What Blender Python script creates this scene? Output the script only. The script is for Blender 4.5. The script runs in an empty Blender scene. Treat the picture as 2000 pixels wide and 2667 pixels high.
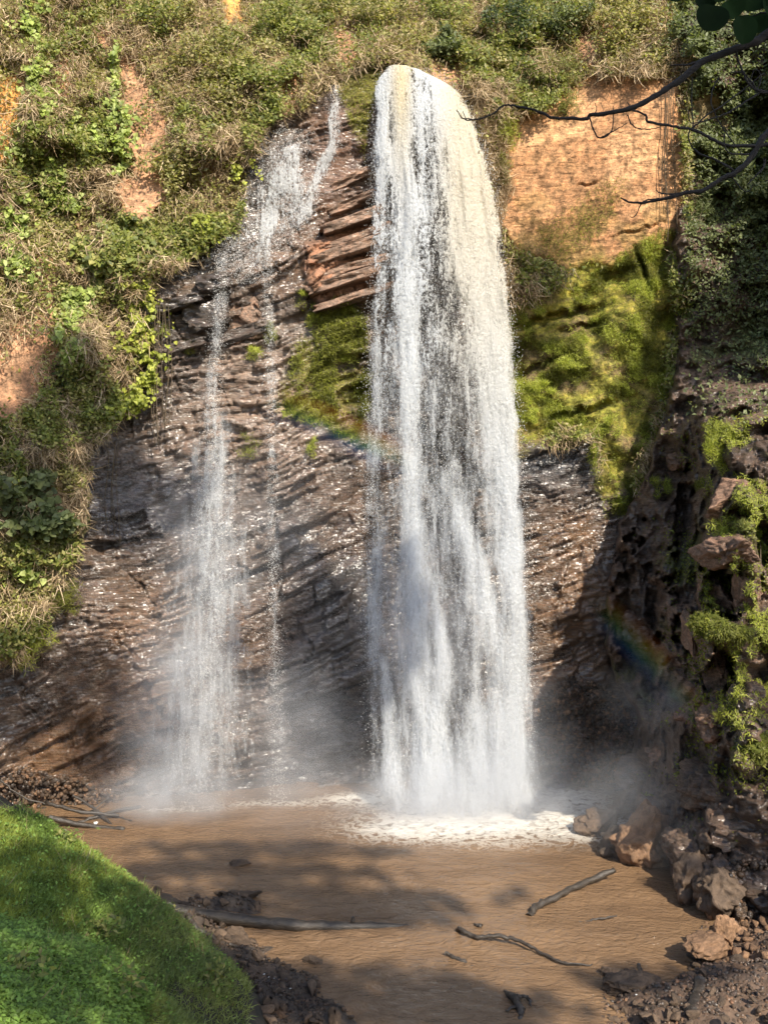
import bpy, math, random
import numpy as np
from mathutils import Vector

# ------------------------------------------------------------------ camera, sky, sun, exposure
sc = bpy.context.scene
COL = sc.collection
F = 2300.0                      # focal length in photo pixels (2000 x 2667)
CAMH = 8.0                      # lens above the pool, metres
cam_d = bpy.data.cameras.new('camera')
cam_d.sensor_fit = 'VERTICAL'; cam_d.sensor_height = 24.0; cam_d.lens = 24.0 * F / 2667.0
cam_d.clip_start = 0.05; cam_d.clip_end = 500
cam = bpy.data.objects.new('camera', cam_d); COL.objects.link(cam)
cam.location = (0, 0, CAMH); cam.rotation_euler = (math.radians(90), 0, 0)
sc.camera = cam
SUN = np.array([0.343, -0.672, 0.656]); SUN /= np.linalg.norm(SUN)      # towards the sun
w = bpy.data.worlds.new('World'); sc.world = w; w.use_nodes = True
nt = w.node_tree
sky = nt.nodes.new('ShaderNodeTexSky'); sky.sky_type = 'NISHITA'; sky.sun_disc = False
sky.sun_elevation = math.radians(41); sky.sun_rotation = math.atan2(SUN[0], SUN[1])
bg = nt.nodes['Background']; bg.inputs['Strength'].default_value = 0.15
nt.links.new(sky.outputs['Color'], bg.inputs['Color'])
sd = bpy.data.lights.new('sun', 'SUN'); sd.energy = 5.0; sd.angle = math.radians(0.5); sd.color = (1.0, 0.91, 0.76)
sun = bpy.data.objects.new('sun', sd); COL.objects.link(sun)
sun.rotation_euler = Vector(-SUN).to_track_quat('-Z', 'Y').to_euler()
sun.location = (10, -20, 30)
sc.view_settings.view_transform = 'Standard'; sc.view_settings.look = 'None'
sc.view_settings.exposure = 0.75; sc.view_settings.gamma = 1.0
sc.view_settings.use_curve_mapping = False
sc.render.engine = 'CYCLES'
sc.cycles.max_bounces = 6; sc.cycles.diffuse_bounces = 3; sc.cycles.glossy_bounces = 2
sc.cycles.transmission_bounces = 2; sc.cycles.volume_bounces = 1; sc.cycles.transparent_max_bounces = 24
sc.cycles.sample_clamp_indirect = 4; sc.cycles.sample_clamp_direct = 12
sc.cycles.volume_step_rate = 2.5; sc.cycles.volume_max_steps = 96
sc.cycles.use_denoising = True
sc.cycles.denoising_prefilter = 'ACCURATE'
sc.cycles.caustics_reflective = False; sc.cycles.caustics_refractive = False

RNG = np.random.default_rng(7)
R = random.Random(5)

# ------------------------------------------------------------------ numeric helpers
def P(px, py, d):
    px = np.asarray(px, float); py = np.asarray(py, float); d = np.asarray(d, float)
    return np.stack([(px - 1000) / F * d, d + 0 * px, CAMH - (py - 1333.5) / F * d], -1)
def proj(p):
    return 1000 + p[..., 0] / p[..., 1] * F, 1333.5 - (p[..., 2] - CAMH) / p[..., 1] * F
def _h(ix, iy, iz, seed):
    n = (ix.astype(np.int64) * 374761393 + iy.astype(np.int64) * 668265263 + iz.astype(np.int64) * 2147483647 + seed * 974711) & 0xffffffff
    n = ((n ^ (n >> 13)) * 1274126177) & 0xffffffff
    n = ((n ^ (n >> 16)) * 2246822519) & 0xffffffff
    return ((n ^ (n >> 15)) & 0xffff) / 65535.0
def hash1(i, seed=0):
    i = np.asarray(i); z = np.zeros_like(i)
    return _h(i, z, z, seed)
def noise(x, y, z=0.0, seed=0):
    x, y, z = np.broadcast_arrays(np.asarray(x, float), np.asarray(y, float), np.asarray(z, float))
    fx, fy, fz = np.floor(x), np.floor(y), np.floor(z)
    ix, iy, iz = fx.astype(np.int64), fy.astype(np.int64), fz.astype(np.int64)
    u, v, t = x - fx, y - fy, z - fz
    u = u * u * (3 - 2 * u); v = v * v * (3 - 2 * v); t = t * t * (3 - 2 * t)
    o = 0
    for a in (0, 1):
        for b in (0, 1):
            for c in (0, 1):
                o = o + _h(ix + a, iy + b, iz + c, seed) * (u if a else 1 - u) * (v if b else 1 - v) * (t if c else 1 - t)
    return o
def fbm(x, y, z=0.0, oct=4, seed=0):
    s = 0; a = .5; tot = 0
    for k in range(oct):
        s = s + a * noise(x * 2 ** k, y * 2 ** k, z * 2 ** k if not np.isscalar(z) or z else 0.0, seed + 17 * k); tot += a; a *= .5
    return s / tot
def sstep(a, b, x):
    t = np.clip((x - a) / (b - a), 0, 1); return t * t * (3 - 2 * t)
def tps(ctrl):
    c = np.array(ctrl, float); p = c[:, :2] / 1000.0; n = len(c)
    def U(r2): return np.where(r2 > 1e-12, r2 * np.log(np.maximum(r2, 1e-12)) * .5, 0)
    d2 = ((p[:, None] - p[None]) ** 2).sum(-1)
    A = np.zeros((n + 3, n + 3)); A[:n, :n] = U(d2) + np.eye(n) * 0.002
    A[:n, n] = 1; A[:n, n + 1:] = p; A[n, :n] = 1; A[n + 1:, :n] = p.T
    wv = np.linalg.solve(A, np.concatenate([c[:, 2], [0, 0, 0]]))
    def f(x, y):
        x = np.asarray(x, float); y = np.asarray(y, float); sh = np.broadcast(x, y).shape
        q = np.stack([np.broadcast_to(x, sh).ravel(), np.broadcast_to(y, sh).ravel()], -1) / 1000.0
        o = wv[n] + q @ wv[n + 1:]
        for i in range(n):
            o = o + wv[i] * U(((q - p[i]) ** 2).sum(-1))
        return o.reshape(sh)
    return f
def sdpoly(x, y, poly):
    """signed distance, positive inside"""
    q = np.array(poly, float); d = np.full(np.shape(x), 1e9); ins = np.zeros(np.shape(x), bool)
    for i in range(len(q)):
        a = q[i]; b = q[(i + 1) % len(q)]
        e = b - a; wx = x - a[0]; wy = y - a[1]
        t = np.clip((wx * e[0] + wy * e[1]) / (e @ e + 1e-9), 0, 1)
        d = np.minimum(d, (wx - t * e[0]) ** 2 + (wy - t * e[1]) ** 2)
        c = ((a[1] > y) != (b[1] > y)) & (x < (b[0] - a[0]) * (y - a[1]) / (b[1] - a[1] + 1e-12) + a[0])
        ins ^= c
    return np.where(ins, 1, -1) * np.sqrt(d)
def pmask(x, y, poly, soft=25, rag=40, seed=3):
    nn = (fbm(x / 70., y / 70., 0, 4, seed) - .5) * 2 * rag
    return sstep(-soft, soft, sdpoly(x, y, poly) + nn)
def blob(x, y, cx, cy, rx, ry):
    return np.exp(-(((x - cx) / rx) ** 2 + ((y - cy) / ry) ** 2))
def interp(pts, y, k):
    a = np.array(pts, float); return np.interp(y, a[:, 0], a[:, k])
def nrm(v):
    return v / np.maximum(np.linalg.norm(v, axis=-1, keepdims=True), 1e-9)

# ------------------------------------------------------------------ mesh helpers
def mk(name, V, Fc, mat, parent=None, col=None, attrs=None, smooth=False, uv=None):
    me = bpy.data.meshes.new(name)
    V = np.ascontiguousarray(V, np.float32).reshape(-1, 3)
    faces = Fc if isinstance(Fc, (list, tuple)) else [Fc]
    faces = [np.asarray(f, np.int32) for f in faces if len(f)]
    nl = sum(f.size for f in faces); nf = sum(len(f) for f in faces)
    me.vertices.add(len(V)); me.vertices.foreach_set('co', V.ravel())
    me.loops.add(nl); me.polygons.add(nf)
    me.loops.foreach_set('vertex_index', np.concatenate([f.ravel() for f in faces]))
    st = []; o = 0
    for f in faces:
        st.append(np.arange(len(f)) * f.shape[1] + o); o += f.size
    me.polygons.foreach_set('loop_start', np.concatenate(st).astype(np.int32))
    me.update(calc_edges=True)
    if smooth: me.polygons.foreach_set('use_smooth', np.ones(nf, bool))
    if col is not None:
        c = np.ones((len(V), 4), np.float32); c[:, :3] = col
        a = me.attributes.new('Col', 'FLOAT_COLOR', 'POINT'); a.data.foreach_set('color', c.ravel())
    for k, v in (attrs or {}).items():
        a = me.attributes.new(k, 'FLOAT', 'POINT'); a.data.foreach_set('value', np.ascontiguousarray(v, np.float32).ravel())
    if uv is not None:
        a = me.attributes.new('flow', 'FLOAT_VECTOR', 'POINT')
        u3 = np.zeros((len(V), 3), np.float32); u3[:, :2] = uv; a.data.foreach_set('vector', u3.ravel())
    if mat: me.materials.append(mat)
    ob = bpy.data.objects.new(name, me); COL.objects.link(ob)
    if parent: ob.parent = parent
    return ob
def tag(o, label=None, cat=None, group=None, kind=None):
    if label: o['label'] = label
    if cat: o['category'] = cat
    if group: o['group'] = group
    if kind: o['kind'] = kind
    return o
def empty(name, loc, label, cat, group=None):
    e = bpy.data.objects.new(name, None); COL.objects.link(e); e.location = [float(v) for v in loc]; e.empty_display_size = .2
    return tag(e, label, cat, group)
def attach(ob, par):
    """parent without moving: mesh data is in world coordinates"""
    ob.parent = par
    ob.location = (-par.location[0], -par.location[1], -par.location[2])
def gridfaces(nr, nc):
    i = np.arange(nr - 1)[:, None] * nc + np.arange(nc - 1)[None]
    i = i.ravel()
    return np.stack([i, i + nc, i + nc + 1, i + 1], -1)      # front faces the camera

# ------------------------------------------------------------------ materials
def newmat(name):
    m = bpy.data.materials.new(name); m.use_nodes = True
    n = m.node_tree; return m, n, n.nodes['Principled BSDF'], n.links
def N(n, t, **kw):
    x = n.nodes.new(t)
    for k, v in kw.items(): setattr(x, k, v)
    return x
def noise_node(n, scale, detail=4, rough=.6, vec=None, dist=0):
    x = N(n, 'ShaderNodeTexNoise'); x.inputs['Scale'].default_value = scale
    x.inputs['Detail'].default_value = detail; x.inputs['Roughness'].default_value = rough
    x.inputs['Distortion'].default_value = dist
    if vec is not None: n.links.new(vec, x.inputs['Vector'])
    return x
def mapr(n, src, a, b, c, d):
    x = N(n, 'ShaderNodeMapRange'); x.clamp = True
    x.inputs[1].default_value = a; x.inputs[2].default_value = b; x.inputs[3].default_value = c; x.inputs[4].default_value = d
    n.links.new(src, x.inputs[0]); return x.outputs[0]
def mathn(n, op, a, b=None):
    x = N(n, 'ShaderNodeMath', operation=op)
    for i, v in enumerate((a, b)):
        if v is None: continue
        if isinstance(v, (int, float)): x.inputs[i].default_value = v
        else: n.links.new(v, x.inputs[i])
    return x.outputs[0]
def mixc(n, fac, a, b, mode='MIX'):
    x = N(n, 'ShaderNodeMix', data_type='RGBA', blend_type=mode)
    if isinstance(fac, (int, float)): x.inputs[0].default_value = fac
    else: n.links.new(fac, x.inputs[0])
    for i, v in ((6, a), (7, b)):
        if isinstance(v, tuple): x.inputs[i].default_value = (*v, 1)
        else: n.links.new(v, x.inputs[i])
    return x.outputs[2]

def rock_material(name):
    m, n, b, L = newmat(name)
    geo = N(n, 'ShaderNodeNewGeometry'); ac = N(n, 'ShaderNodeAttribute', attribute_name='Col')
    aw = N(n, 'ShaderNodeAttribute', attribute_name='wet')
    mp = N(n, 'ShaderNodeMapping'); mp.inputs['Rotation'].default_value = (0, math.radians(20), 0)
    mp.inputs['Scale'].default_value = (1.0, 1.0, 9.0)
    L.new(geo.outputs['Position'], mp.inputs['Vector'])
    n1 = noise_node(n, 3.2, 9, .72, mp.outputs[0], .15)
    n2 = noise_node(n, 22, 5, .65, geo.outputs['Position'])
    n3 = noise_node(n, 5, 6, .7, geo.outputs['Position'])
    wk = mapr(n, aw.outputs['Fac'], 0, .35, .15, 1.0)
    fm = N(n, 'ShaderNodeMix', data_type='FLOAT'); L.new(wk, fm.inputs[0]); L.new(n3.outputs['Fac'], fm.inputs[2]); L.new(n1.outputs['Fac'], fm.inputs[3])
    v = mapr(n, fm.outputs[0], .34, .66, .35, 1.6)
    v2 = mapr(n, n2.outputs['Fac'], .3, .7, .7, 1.3)
    vv = mathn(n, 'MULTIPLY', v, v2)
    c = mixc(n, 1.0, ac.outputs['Color'], vv, 'MULTIPLY')
    tint = mixc(n, mapr(n, n3.outputs['Fac'], .45, .65, 0, .22), c, mixc(n, 1.0, c, (1.5, .85, .55), 'MULTIPLY'))
    L.new(tint, b.inputs['Base Color'])
    r = mathn(n, 'SUBTRACT', mapr(n, n2.outputs['Fac'], .3, .7, .82, 1.0), mathn(n, 'MULTIPLY', aw.outputs['Fac'], .68))
    L.new(r, b.inputs['Roughness'])
    L.new(mapr(n, aw.outputs['Fac'], 0, 1, .15, .75), b.inputs['Specular IOR Level'])
    nv = None
    for vs, vk in ((6.5, .55), (17, .6)):
        vo = N(n, 'ShaderNodeTexVoronoi'); vo.inputs['Scale'].default_value = vs
        m9 = N(n, 'ShaderNodeMapping'); m9.inputs['Rotation'].default_value = (0, math.radians(20), 0); m9.inputs['Scale'].default_value = (.42, 1, 2.8)
        L.new(geo.outputs['Position'], m9.inputs['Vector'])
        wv = N(n, 'ShaderNodeVectorMath', operation='MULTIPLY_ADD'); L.new(n3.outputs['Color'], wv.inputs[0]); wv.inputs[1].default_value = (.35, .35, .35); L.new(m9.outputs[0], wv.inputs[2])
        L.new(wv.outputs[0], vo.inputs['Vector'])
        a1 = N(n, 'ShaderNodeVectorMath', operation='SUBTRACT'); L.new(vo.outputs['Color'], a1.inputs[0]); a1.inputs[1].default_value = (.5, .5, .5)
        a2 = N(n, 'ShaderNodeVectorMath', operation='SCALE'); L.new(a1.outputs[0], a2.inputs[0]); a2.inputs['Scale'].default_value = vk
        a3 = N(n, 'ShaderNodeVectorMath', operation='ADD'); L.new(a2.outputs[0], a3.inputs[0]); L.new(geo.outputs['Normal'] if nv is None else nv, a3.inputs[1]); nv = a3.outputs[0]
    zo = noise_node(n, .55, 3, .6, geo.outputs['Position']); L.new(mathn(n, 'MULTIPLY', aw.outputs['Fac'], mapr(n, zo.outputs['Fac'], .36, .56, .35, 1.0)), b.inputs['Coat Weight']); b.inputs['Coat Roughness'].default_value = .27; b.inputs['Coat IOR'].default_value = 1.65
    a4 = N(n, 'ShaderNodeVectorMath', operation='NORMALIZE'); L.new(nv, a4.inputs[0])
    s = mathn(n, 'ADD', mathn(n, 'MULTIPLY', fm.outputs[0], 1.0), mathn(n, 'MULTIPLY', n2.outputs['Fac'], .28))
    bp = N(n, 'ShaderNodeBump'); bp.inputs['Distance'].default_value = .13; L.new(mapr(n, aw.outputs['Fac'], 0, .3, .35, .85), bp.inputs['Strength'])
    L.new(s, bp.inputs['Height']); L.new(a4.outputs[0], bp.inputs['Normal']); L.new(bp.outputs[0], b.inputs['Normal']); L.new(a4.outputs[0], b.inputs['Coat Normal'])
    return m
M_rock = rock_material('layered_wet_rock')
M_stone = rock_material('loose_stone')

def stone_object_material(name, col, wet):
    m, n, b, L = newmat(name)
    tc = N(n, 'ShaderNodeTexCoord'); oi = N(n, 'ShaderNodeObjectInfo')
    n1 = noise_node(n, 3.0, 8, .7, tc.outputs['Object'], .5); n2 = noise_node(n, 18, 5, .65, tc.outputs['Object'])
    c = mixc(n, mapr(n, n1.outputs['Fac'], .35, .65, 0, 1), tuple(x * .55 for x in col), tuple(min(1, x * 1.35) for x in col))
    c = mixc(n, 1.0, c, mapr(n, oi.outputs['Random'], 0, 1, .55, 1.45), 'MULTIPLY')
    L.new(c, b.inputs['Base Color'])
    L.new(mapr(n, n2.outputs['Fac'], .3, .7, .9 - .55 * wet, 1.0 - .4 * wet), b.inputs['Roughness'])
    bp = N(n, 'ShaderNodeBump'); bp.inputs['Distance'].default_value = .05; bp.inputs['Strength'].default_value = .9
    L.new(mathn(n, 'ADD', n1.outputs['Fac'], mathn(n, 'MULTIPLY', n2.outputs['Fac'], .4)), bp.inputs['Height'])
    L.new(bp.outputs[0], b.inputs['Normal'])
    return m
M_stone_brown = stone_object_material('brown_stone', (.21, .12, .065), .3)
M_stone_dark = stone_object_material('wet_dark_stone', (.10, .066, .042), .4)
M_slab = stone_object_material('red_brown_slab', (.26, .15, .095), .25)

def leaf_material(name, transl=.35, rough=.5, spec=.35):
    m, n, b, L = newmat(name)
    ac = N(n, 'ShaderNodeAttribute', attribute_name='Col')
    geo = N(n, 'ShaderNodeNewGeometry'); nn = noise_node(n, 9, 2, .5, geo.outputs['Position'])
    c = mixc(n, 1.0, ac.outputs['Color'], mapr(n, nn.outputs['Fac'], .3, .7, .8, 1.2), 'MULTIPLY')
    L.new(c, b.inputs['Base Color']); b.inputs['Roughness'].default_value = rough
    b.inputs['Specular IOR Level'].default_value = spec
    tr = N(n, 'ShaderNodeBsdfTranslucent'); L.new(mixc(n, 1.0, c, (1.15, 1.25, .55), 'MULTIPLY'), tr.inputs['Color'])
    ms = N(n, 'ShaderNodeMixShader'); ms.inputs[0].default_value = transl
    L.new(b.outputs[0], ms.inputs[1]); L.new(tr.outputs[0], ms.inputs[2])
    L.new(ms.outputs[0], n.nodes['Material Output'].inputs['Surface'])
    return m
M_leaf = leaf_material('foliage', .42)
M_dry = leaf_material('dry_stems', .15, .8, .1)
M_bigleaf = leaf_material('broad_leaf', .2, .8, .08)

def bark_material(name, c1, c2, rough=.8):
    m, n, b, L = newmat(name)
    tc = N(n, 'ShaderNodeTexCoord')
    mp = N(n, 'ShaderNodeMapping'); mp.inputs['Scale'].default_value = (2, 9, 9); L.new(tc.outputs['Object'], mp.inputs[0])
    a = noise_node(n, 3, 6, .7, mp.outputs[0], .3)
    L.new(mixc(n, mapr(n, a.outputs['Fac'], .35, .65, 0, 1), c1, c2), b.inputs['Base Color'])
    b.inputs['Roughness'].default_value = rough
    bp = N(n, 'ShaderNodeBump'); bp.inputs['Distance'].default_value = .02; L.new(a.outputs['Fac'], bp.inputs['Height']); L.new(bp.outputs[0], b.inputs['Normal'])
    return m
M_log = bark_material('wet_driftwood', (.02, .016, .013), (.065, .052, .040), .4)
M_bark = bark_material('dark_bark', (.012, .009, .007), (.03, .022, .017), .9)
M_liana = bark_material('liana_bark', (.05, .035, .02), (.13, .095, .055), .9)

# ------------------------------------------------------------------ main cliff
D_main = tps([
    (-700, 2200, 17), (-700, 1300, 17.5), (-700, 300, 20), (-700, -900, 27),
    (0, 2080, 24.2), (180, 2090, 24.4), (350, 2100, 24.6), (500, 2070, 25.0), (700, 2050, 25.7), (900, 2040, 26.1), (1200, 2050, 26.6), (1400, 2040, 26.2), (1600, 2060, 25.2), (1900, 2060, 26),
    (0, 1800, 23.2), (0, 1500, 22.0), (0, 1100, 22.6), (0, 600, 24.0), (0, 0, 26), (300, 1700, 24.0), (300, 1300, 24.2), (300, 900, 24.3), (300, 400, 25.3), (350, 0, 27.5),
    (600, 1700, 25.1), (600, 1200, 25.0), (600, 700, 25.2), (620, 300, 26.3), (640, 0, 28.6),
    (870, 1700, 25.9), (870, 1200, 25.9), (870, 700, 25.6), (870, 400, 26.0), (880, 230, 26.4), (900, 120, 27.5), (1000, 0, 29.5),
    (1050, 180, 26.6), (1200, 1900, 26.8), (1200, 1300, 27.1), (1200, 800, 27.0), (1150, 400, 26.9), (1250, 150, 27.7),
    (1400, 1850, 26.9), (1480, 1600, 27.1), (1500, 1200, 26.9), (1400, 900, 27.0), (1400, 450, 26.9), (1500, 200, 27.3), (1500, 0, 28.8),
    (1760, 1500, 28), (1760, 1000, 27.0), (1760, 500, 26.4), (1760, 200, 26.6), (1800, 0, 27.5), (2100, 600, 29), (2100, 1600, 30),
    (0, -500, 31), (1000, -500, 35), (2000, -500, 33), (500, -900, 38), (1500, -900, 39)])

ROCK = [(880, 200), (700, 330), (640, 480), (600, 600), (400, 720), (390, 880), (300, 1120), (225, 1180), (200, 1450), (140, 1560), (80, 1700), (-900, 1950), (-900, 2400), (2300, 2400), (2300, 1300),
        (1640, 1280), (1580, 1300), (1545, 1150), (1340, 1150), (1320, 900), (1310, 620), (1290, 450), (1200, 230), (1010, 165)]
SOIL_R = [(1270, 380), (1330, 300), (1420, 285), (1510, 195), (1770, 195), (1785, 600), (1740, 640), (1600, 700), (1480, 700), (1330, 650), (1285, 560)]
MOSS_R = [(1325, 800), (1440, 740), (1480, 690), (1600, 690), (1745, 610), (1765, 900), (1700, 1150), (1650, 1330), (1575, 1330), (1545, 1120), (1420, 1130), (1340, 1180), (1320, 1000)]
BARE_L = [[(20, 880), (100, 900), (90, 1050), (0, 1080)], [(255, 60), (300, 70), (290, 130), (240, 120)], [(520, 440), (560, 430), (560, 480), (530, 500)],[(-60, 190), (60, 210), (70, 420), (-60, 460)], [(300, 140), (350, 130), (440, 330), (420, 480), (395, 560), (330, 560), (310, 350)],
          [(290, 440), (420, 440), (430, 500), (330, 570), (280, 500)], [(560, -60), (650, -60), (640, 50), (580, 60)],
          [(100, 620), (160, 700), (165, 960), (60, 1090), (-50, 1100), (-50, 900), (60, 780)], [(130, 130), (200, 120), (190, 260), (140, 280)],
          [(190, 520), (230, 520), (220, 620), (180, 600)], [(880, 60), (930, 60), (930, 190), (880, 190)], [(730, 200), (790, 200), (770, 330), (720, 340)],
          [(1100, 120), (1190, 130), (1250, 260), (1190, 270), (1130, 180)], [(1500, 60), (1600, 80), (1580, 200), (1500, 190)]]
SLABS = [(800, 640), (960, 560), (990, 700), (960, 790), (820, 790), (790, 700)]
MOSS_L = [(870, 200), (905, 150), (1005, 150), (990, 230), (965, 330), (950, 420), (915, 330), (890, 260)]
MOSS_C = [(800, 800), (900, 790), (955, 830), (955, 1120), (900, 1130), (720, 1070), (760, 1000), (790, 900)]

def bedding(p, px, py, ang=20.0, seed=0):
    X, Y, Z = p[..., 0], p[..., 1], p[..., 2]
    t = math.tan(math.radians(ang))
    wp = (fbm(X * .16, Z * .16, Y * .16, 3, 40 + seed) - .5) * 2.3 + (fbm(X * .9, Z * .9, Y * .9, 3, 41 + seed) - .5) * .20
    return Z - X * t + wp
def layers(b, s, X, thick, jitter, blk, seed):
    """blocky bed steps: protrusion of each bed broken along strike into blocks"""
    q = b / thick + (noise(b / thick * .37, s * 0.13, 0, seed + 1) - .5) * jitter * 1.8
    i = np.floor(q).astype(np.int64); fr = q - i
    sh = s / blk + hash1(i, seed + 5) * 9
    sw = sh + (noise(b * 3, s * 2, 0, seed + 8) - .5) * .5
    k = np.floor(sw).astype(np.int64); kf = sw - k
    h = _h(i, k, np.zeros_like(i), seed + 2)
    e = sstep(0, .12, fr) * sstep(1, .8, fr)
    v = np.minimum(1, np.minimum(kf, 1 - kf) * blk / .05)
    return h, e, v, i
def cliff_surface(p, px, py, wet0, kind='main', seed=0):
    """returns displacement towards the viewer (m), colour, wetness"""
    X, Y, Z = p[..., 0], p[..., 1], p[..., 2]
    if kind == 'main':
        mrock = pmask(px, py, ROCK, 18, 28, 3)
        msoil = pmask(px, py, SOIL_R, 14, 16, 5)
        mmoss = np.maximum(pmask(px, py, MOSS_R, 22, 40, 6), np.maximum(.85 * pmask(px, py, MOSS_C, 25, 45, 7), .8 * pmask(px, py, MOSS_L, 8, 12, 8)))
        mb = 0
        for q in BARE_L: mb = np.maximum(mb, pmask(px, py, q, 10, 45, 9))
        mslab = pmask(px, py, SLABS, 12, 10, 11)
    else:
        mrock = np.ones_like(px); msoil = 0 * px; mb = 0 * px; mslab = 0 * px
        mmoss = sstep(.56, .66, fbm(X * .6, Z * .6, Y * .6, 4, 77)) * .6
    s = X + .3 * Y
    b = bedding(p, px, py, 20, seed)
    h1, e1, v1, i1 = layers(b, s, X, .62, 1.2, 1.7, 100 + seed)
    h2, e2, v2, i2 = layers(b, s, X, .20, 1.6, .75, 200 + seed)
    h3, e3, v3, i3 = layers(b, s, X, .085, 1.8, .4, 300 + seed)
    rough = fbm(X * 1.3, Z * 1.3, Y * 1.3, 5, 60 + seed)
    big = fbm(X * .33, Z * .33, Y * .33, 3, 61 + seed)
    amp = .4 + 1.6 * sstep(.42, .68, fbm(X * .35, Z * .5, Y * .3, 2, 62 + seed))
    a2_ = .15 + 1.6 * sstep(.42, .6, fbm(X * .7, Z * .9, Y * .5, 3, 58 + seed)); a3_ = .4 + 1.0 * sstep(.4, .6, fbm(X * 1.1 + 9, Z * 1.1, Y * .5, 3, 59 + seed))
    crk = sstep(.5, .62, fbm(X * .8, Z * .8, Y * .8, 3, 56 + seed)) * sstep(.012, .0, np.abs(fbm(X * .55 + Z * .12, Z * .22, Y * .3, 4, 57 + seed) - .5)) * .16
    d_rock = -crk + (h1 - .35) * .34 * e1 * v1 * amp + (h2 - .3) * .22 * e2 * v2 * a2_ + (h3 - .3) * .14 * e3 * v3 * a3_ + (rough - .5) * .30 + (big - .5) * 1.1
    d_soil = (rough - .5) * .16 + (big - .5) * .35 + (h2 - .3) * .03 * e2 + (fbm(X * 7, Z * 2.5, Y * 4, 3, 63) - .5) * .04
    d_veg = (fbm(X * .8, Z * .8, Y * .8, 4, 64) - .5) * 1.7 + (big - .5) * 1.2
    if kind == 'main':
        r = mrock * (1 - msoil)
        disp = d_rock * r + (1 - r) * (d_soil * np.maximum(msoil, mb) + d_veg * (1 - np.maximum(msoil, mb)))
        disp = disp + mslab * .25
        # dark undercut joints on the mossy face
        for (x0, y0, x1, y1, wd, dp) in ((1340, 855, 1560, 800, 16, .55), (1450, 870, 1580, 830, 9, .3), (1430, 1090, 1600, 1050, 14, .5), (1330, 990, 1450, 935, 12, .4),
                                         (1590, 618, 1740, 575, 5, .12), (1500, 490, 1570, 465, 5, .12), (400, 835, 560, 770, 8, .35), (230, 1440, 420, 1395, 10, .35), (1655, 640, 1690, 745, 12, .5)):
            tt = np.clip(((px - x0) * (x1 - x0) + (py - y0) * (y1 - y0)) / ((x1 - x0) ** 2 + (y1 - y0) ** 2), 0, 1)
            yy = y0 + tt * (y1 - y0) + (noise(px / 14., 0, 0, 81) - .5) * 14; xx = x0 + tt * (x1 - x0)
            dd = np.sqrt((px - xx) ** 2 + (py - yy) ** 2)
            disp = disp - dp * sstep(wd, wd * .3, dd) * np.sin(np.pi * np.clip(tt, .04, .96)) ** .5
    else:
        rid = 1 - 2 * np.abs(fbm(X * .8, Z * .8, Y * .8, 5, 68) - .5); rid2 = 1 - 2 * np.abs(fbm(X * 2.6, Z * 2.6, Y * 2.6, 4, 69) - .5)
        disp = d_rock * .6 + (rid - .8) * 1.5 + (rid2 - .8) * .55 + (fbm(X * .9, Z * .9, Y * .9, 4, 65) - .5) * 1.5 - .35 * sstep(.56, .7, fbm(X * 1.1, Z * 1.1, Y * .8, 3, 66))
    # ---- colour of the material itself
    def C(*c): return np.array(c)
    tone = (hash1(i2, 31) * .5 + h2 * .5)[..., None]
    tone3 = hash1(i3, 32)[..., None]
    dry = C(.165, .115, .08); dk = C(.022, .017, .014); grey = C(.12, .105, .10)
    rock = dk + (dry - dk) * np.clip(tone * .75 + tone3 * .35, 0, 1)
    gm = sstep(.44, .62, fbm(X * .5, Z * .5, Y * .5, 3, 70))[..., None]
    rock = rock * (1 - .5 * gm) + grey * .5 * gm * (.5 + tone)
    om = sstep(.55, .7, fbm(X * .4 + 7, Z * .4, Y * .4, 3, 71))[..., None]
    rock = rock * (1 - .45 * om) + C(.20, .10, .04) * .45 * om
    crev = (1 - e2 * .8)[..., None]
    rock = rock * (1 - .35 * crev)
    wet = 0 * px + wet0
    if kind == 'main':
        # dry, redder slabs beside the lip; pinkish dry beds in the middle; falls' shade painted blue-grey low down
        drym = np.maximum(mslab, .6 * blob(px, py, 880, 420, 90, 160))[..., None]
        rock = rock * (1 - drym) + C(.27, .145, .09) * drym * (.6 + .6 * tone)
        pink = (.75 * blob(px, py, 700, 1010, 230, 230))[..., None]
        rock = rock * (1 - pink) + C(.32, .235, .18) * pink * (.35 + tone)
        brn = (blob(px, py, 1500, 1560, 100, 220) + .6 * blob(px, py, 380, 1750, 260, 330) + .8 * blob(px, py, 130, 1980, 120, 90))[..., None]
        brn = np.clip(brn, 0, .85)
        rock = rock * (1 - brn) + C(.19, .10, .042) * brn * (.5 + tone)
        shade_slate = (.75 * blob(px, py, 830, 1740, 150, 320) + .5 * blob(px, py, 330, 1330, 130, 110) + .6 * blob(px, py, 1450, 1230, 110, 90))[..., None]  # shadow left of the main fall painted into the rock colour, with dark slate
        rock = rock * (1 - shade_slate) + C(.062, .064, .070) * shade_slate * (.4 + 1.2 * tone)
        wet = np.clip(1.0 - 1.0 * drym[..., 0] - .45 * pink[..., 0] + 1.2 * (fbm(X, Z, Y, 3, 72) - .5), 0, 1)
        rub = blob(px, py, 1480, 1900, 170, 110)[..., None]
        rock = rock * (1 - rub) + C(.15, .085, .055) * rub * (.5 + tone3)
        disp = disp + rub[..., 0] * (fbm(X * 5, Z * 5, Y * 5, 3, 67) - .5) * .5
        sn = fbm(X * .7, Z * .7, Y * .7, 4, 73)[..., None]; sf = fbm(X * 9, Z * 5, Y * 5, 3, 74)[..., None]
        soil = C(.43, .235, .118) * (.65 + .35 * sn + .45 * (sf - .4)) + C(.1, .07, .04) * sstep(.45, .6, sn)
        soil = soil * (1 - .5 * sstep(.6, .68, sf) * sstep(.3, .7, sn))
        mg = (sstep(.52, .66, fbm(X * 1.1, Z * 1.6, Y, 4, 75)) * sstep(330, 700, py))[..., None]
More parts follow.
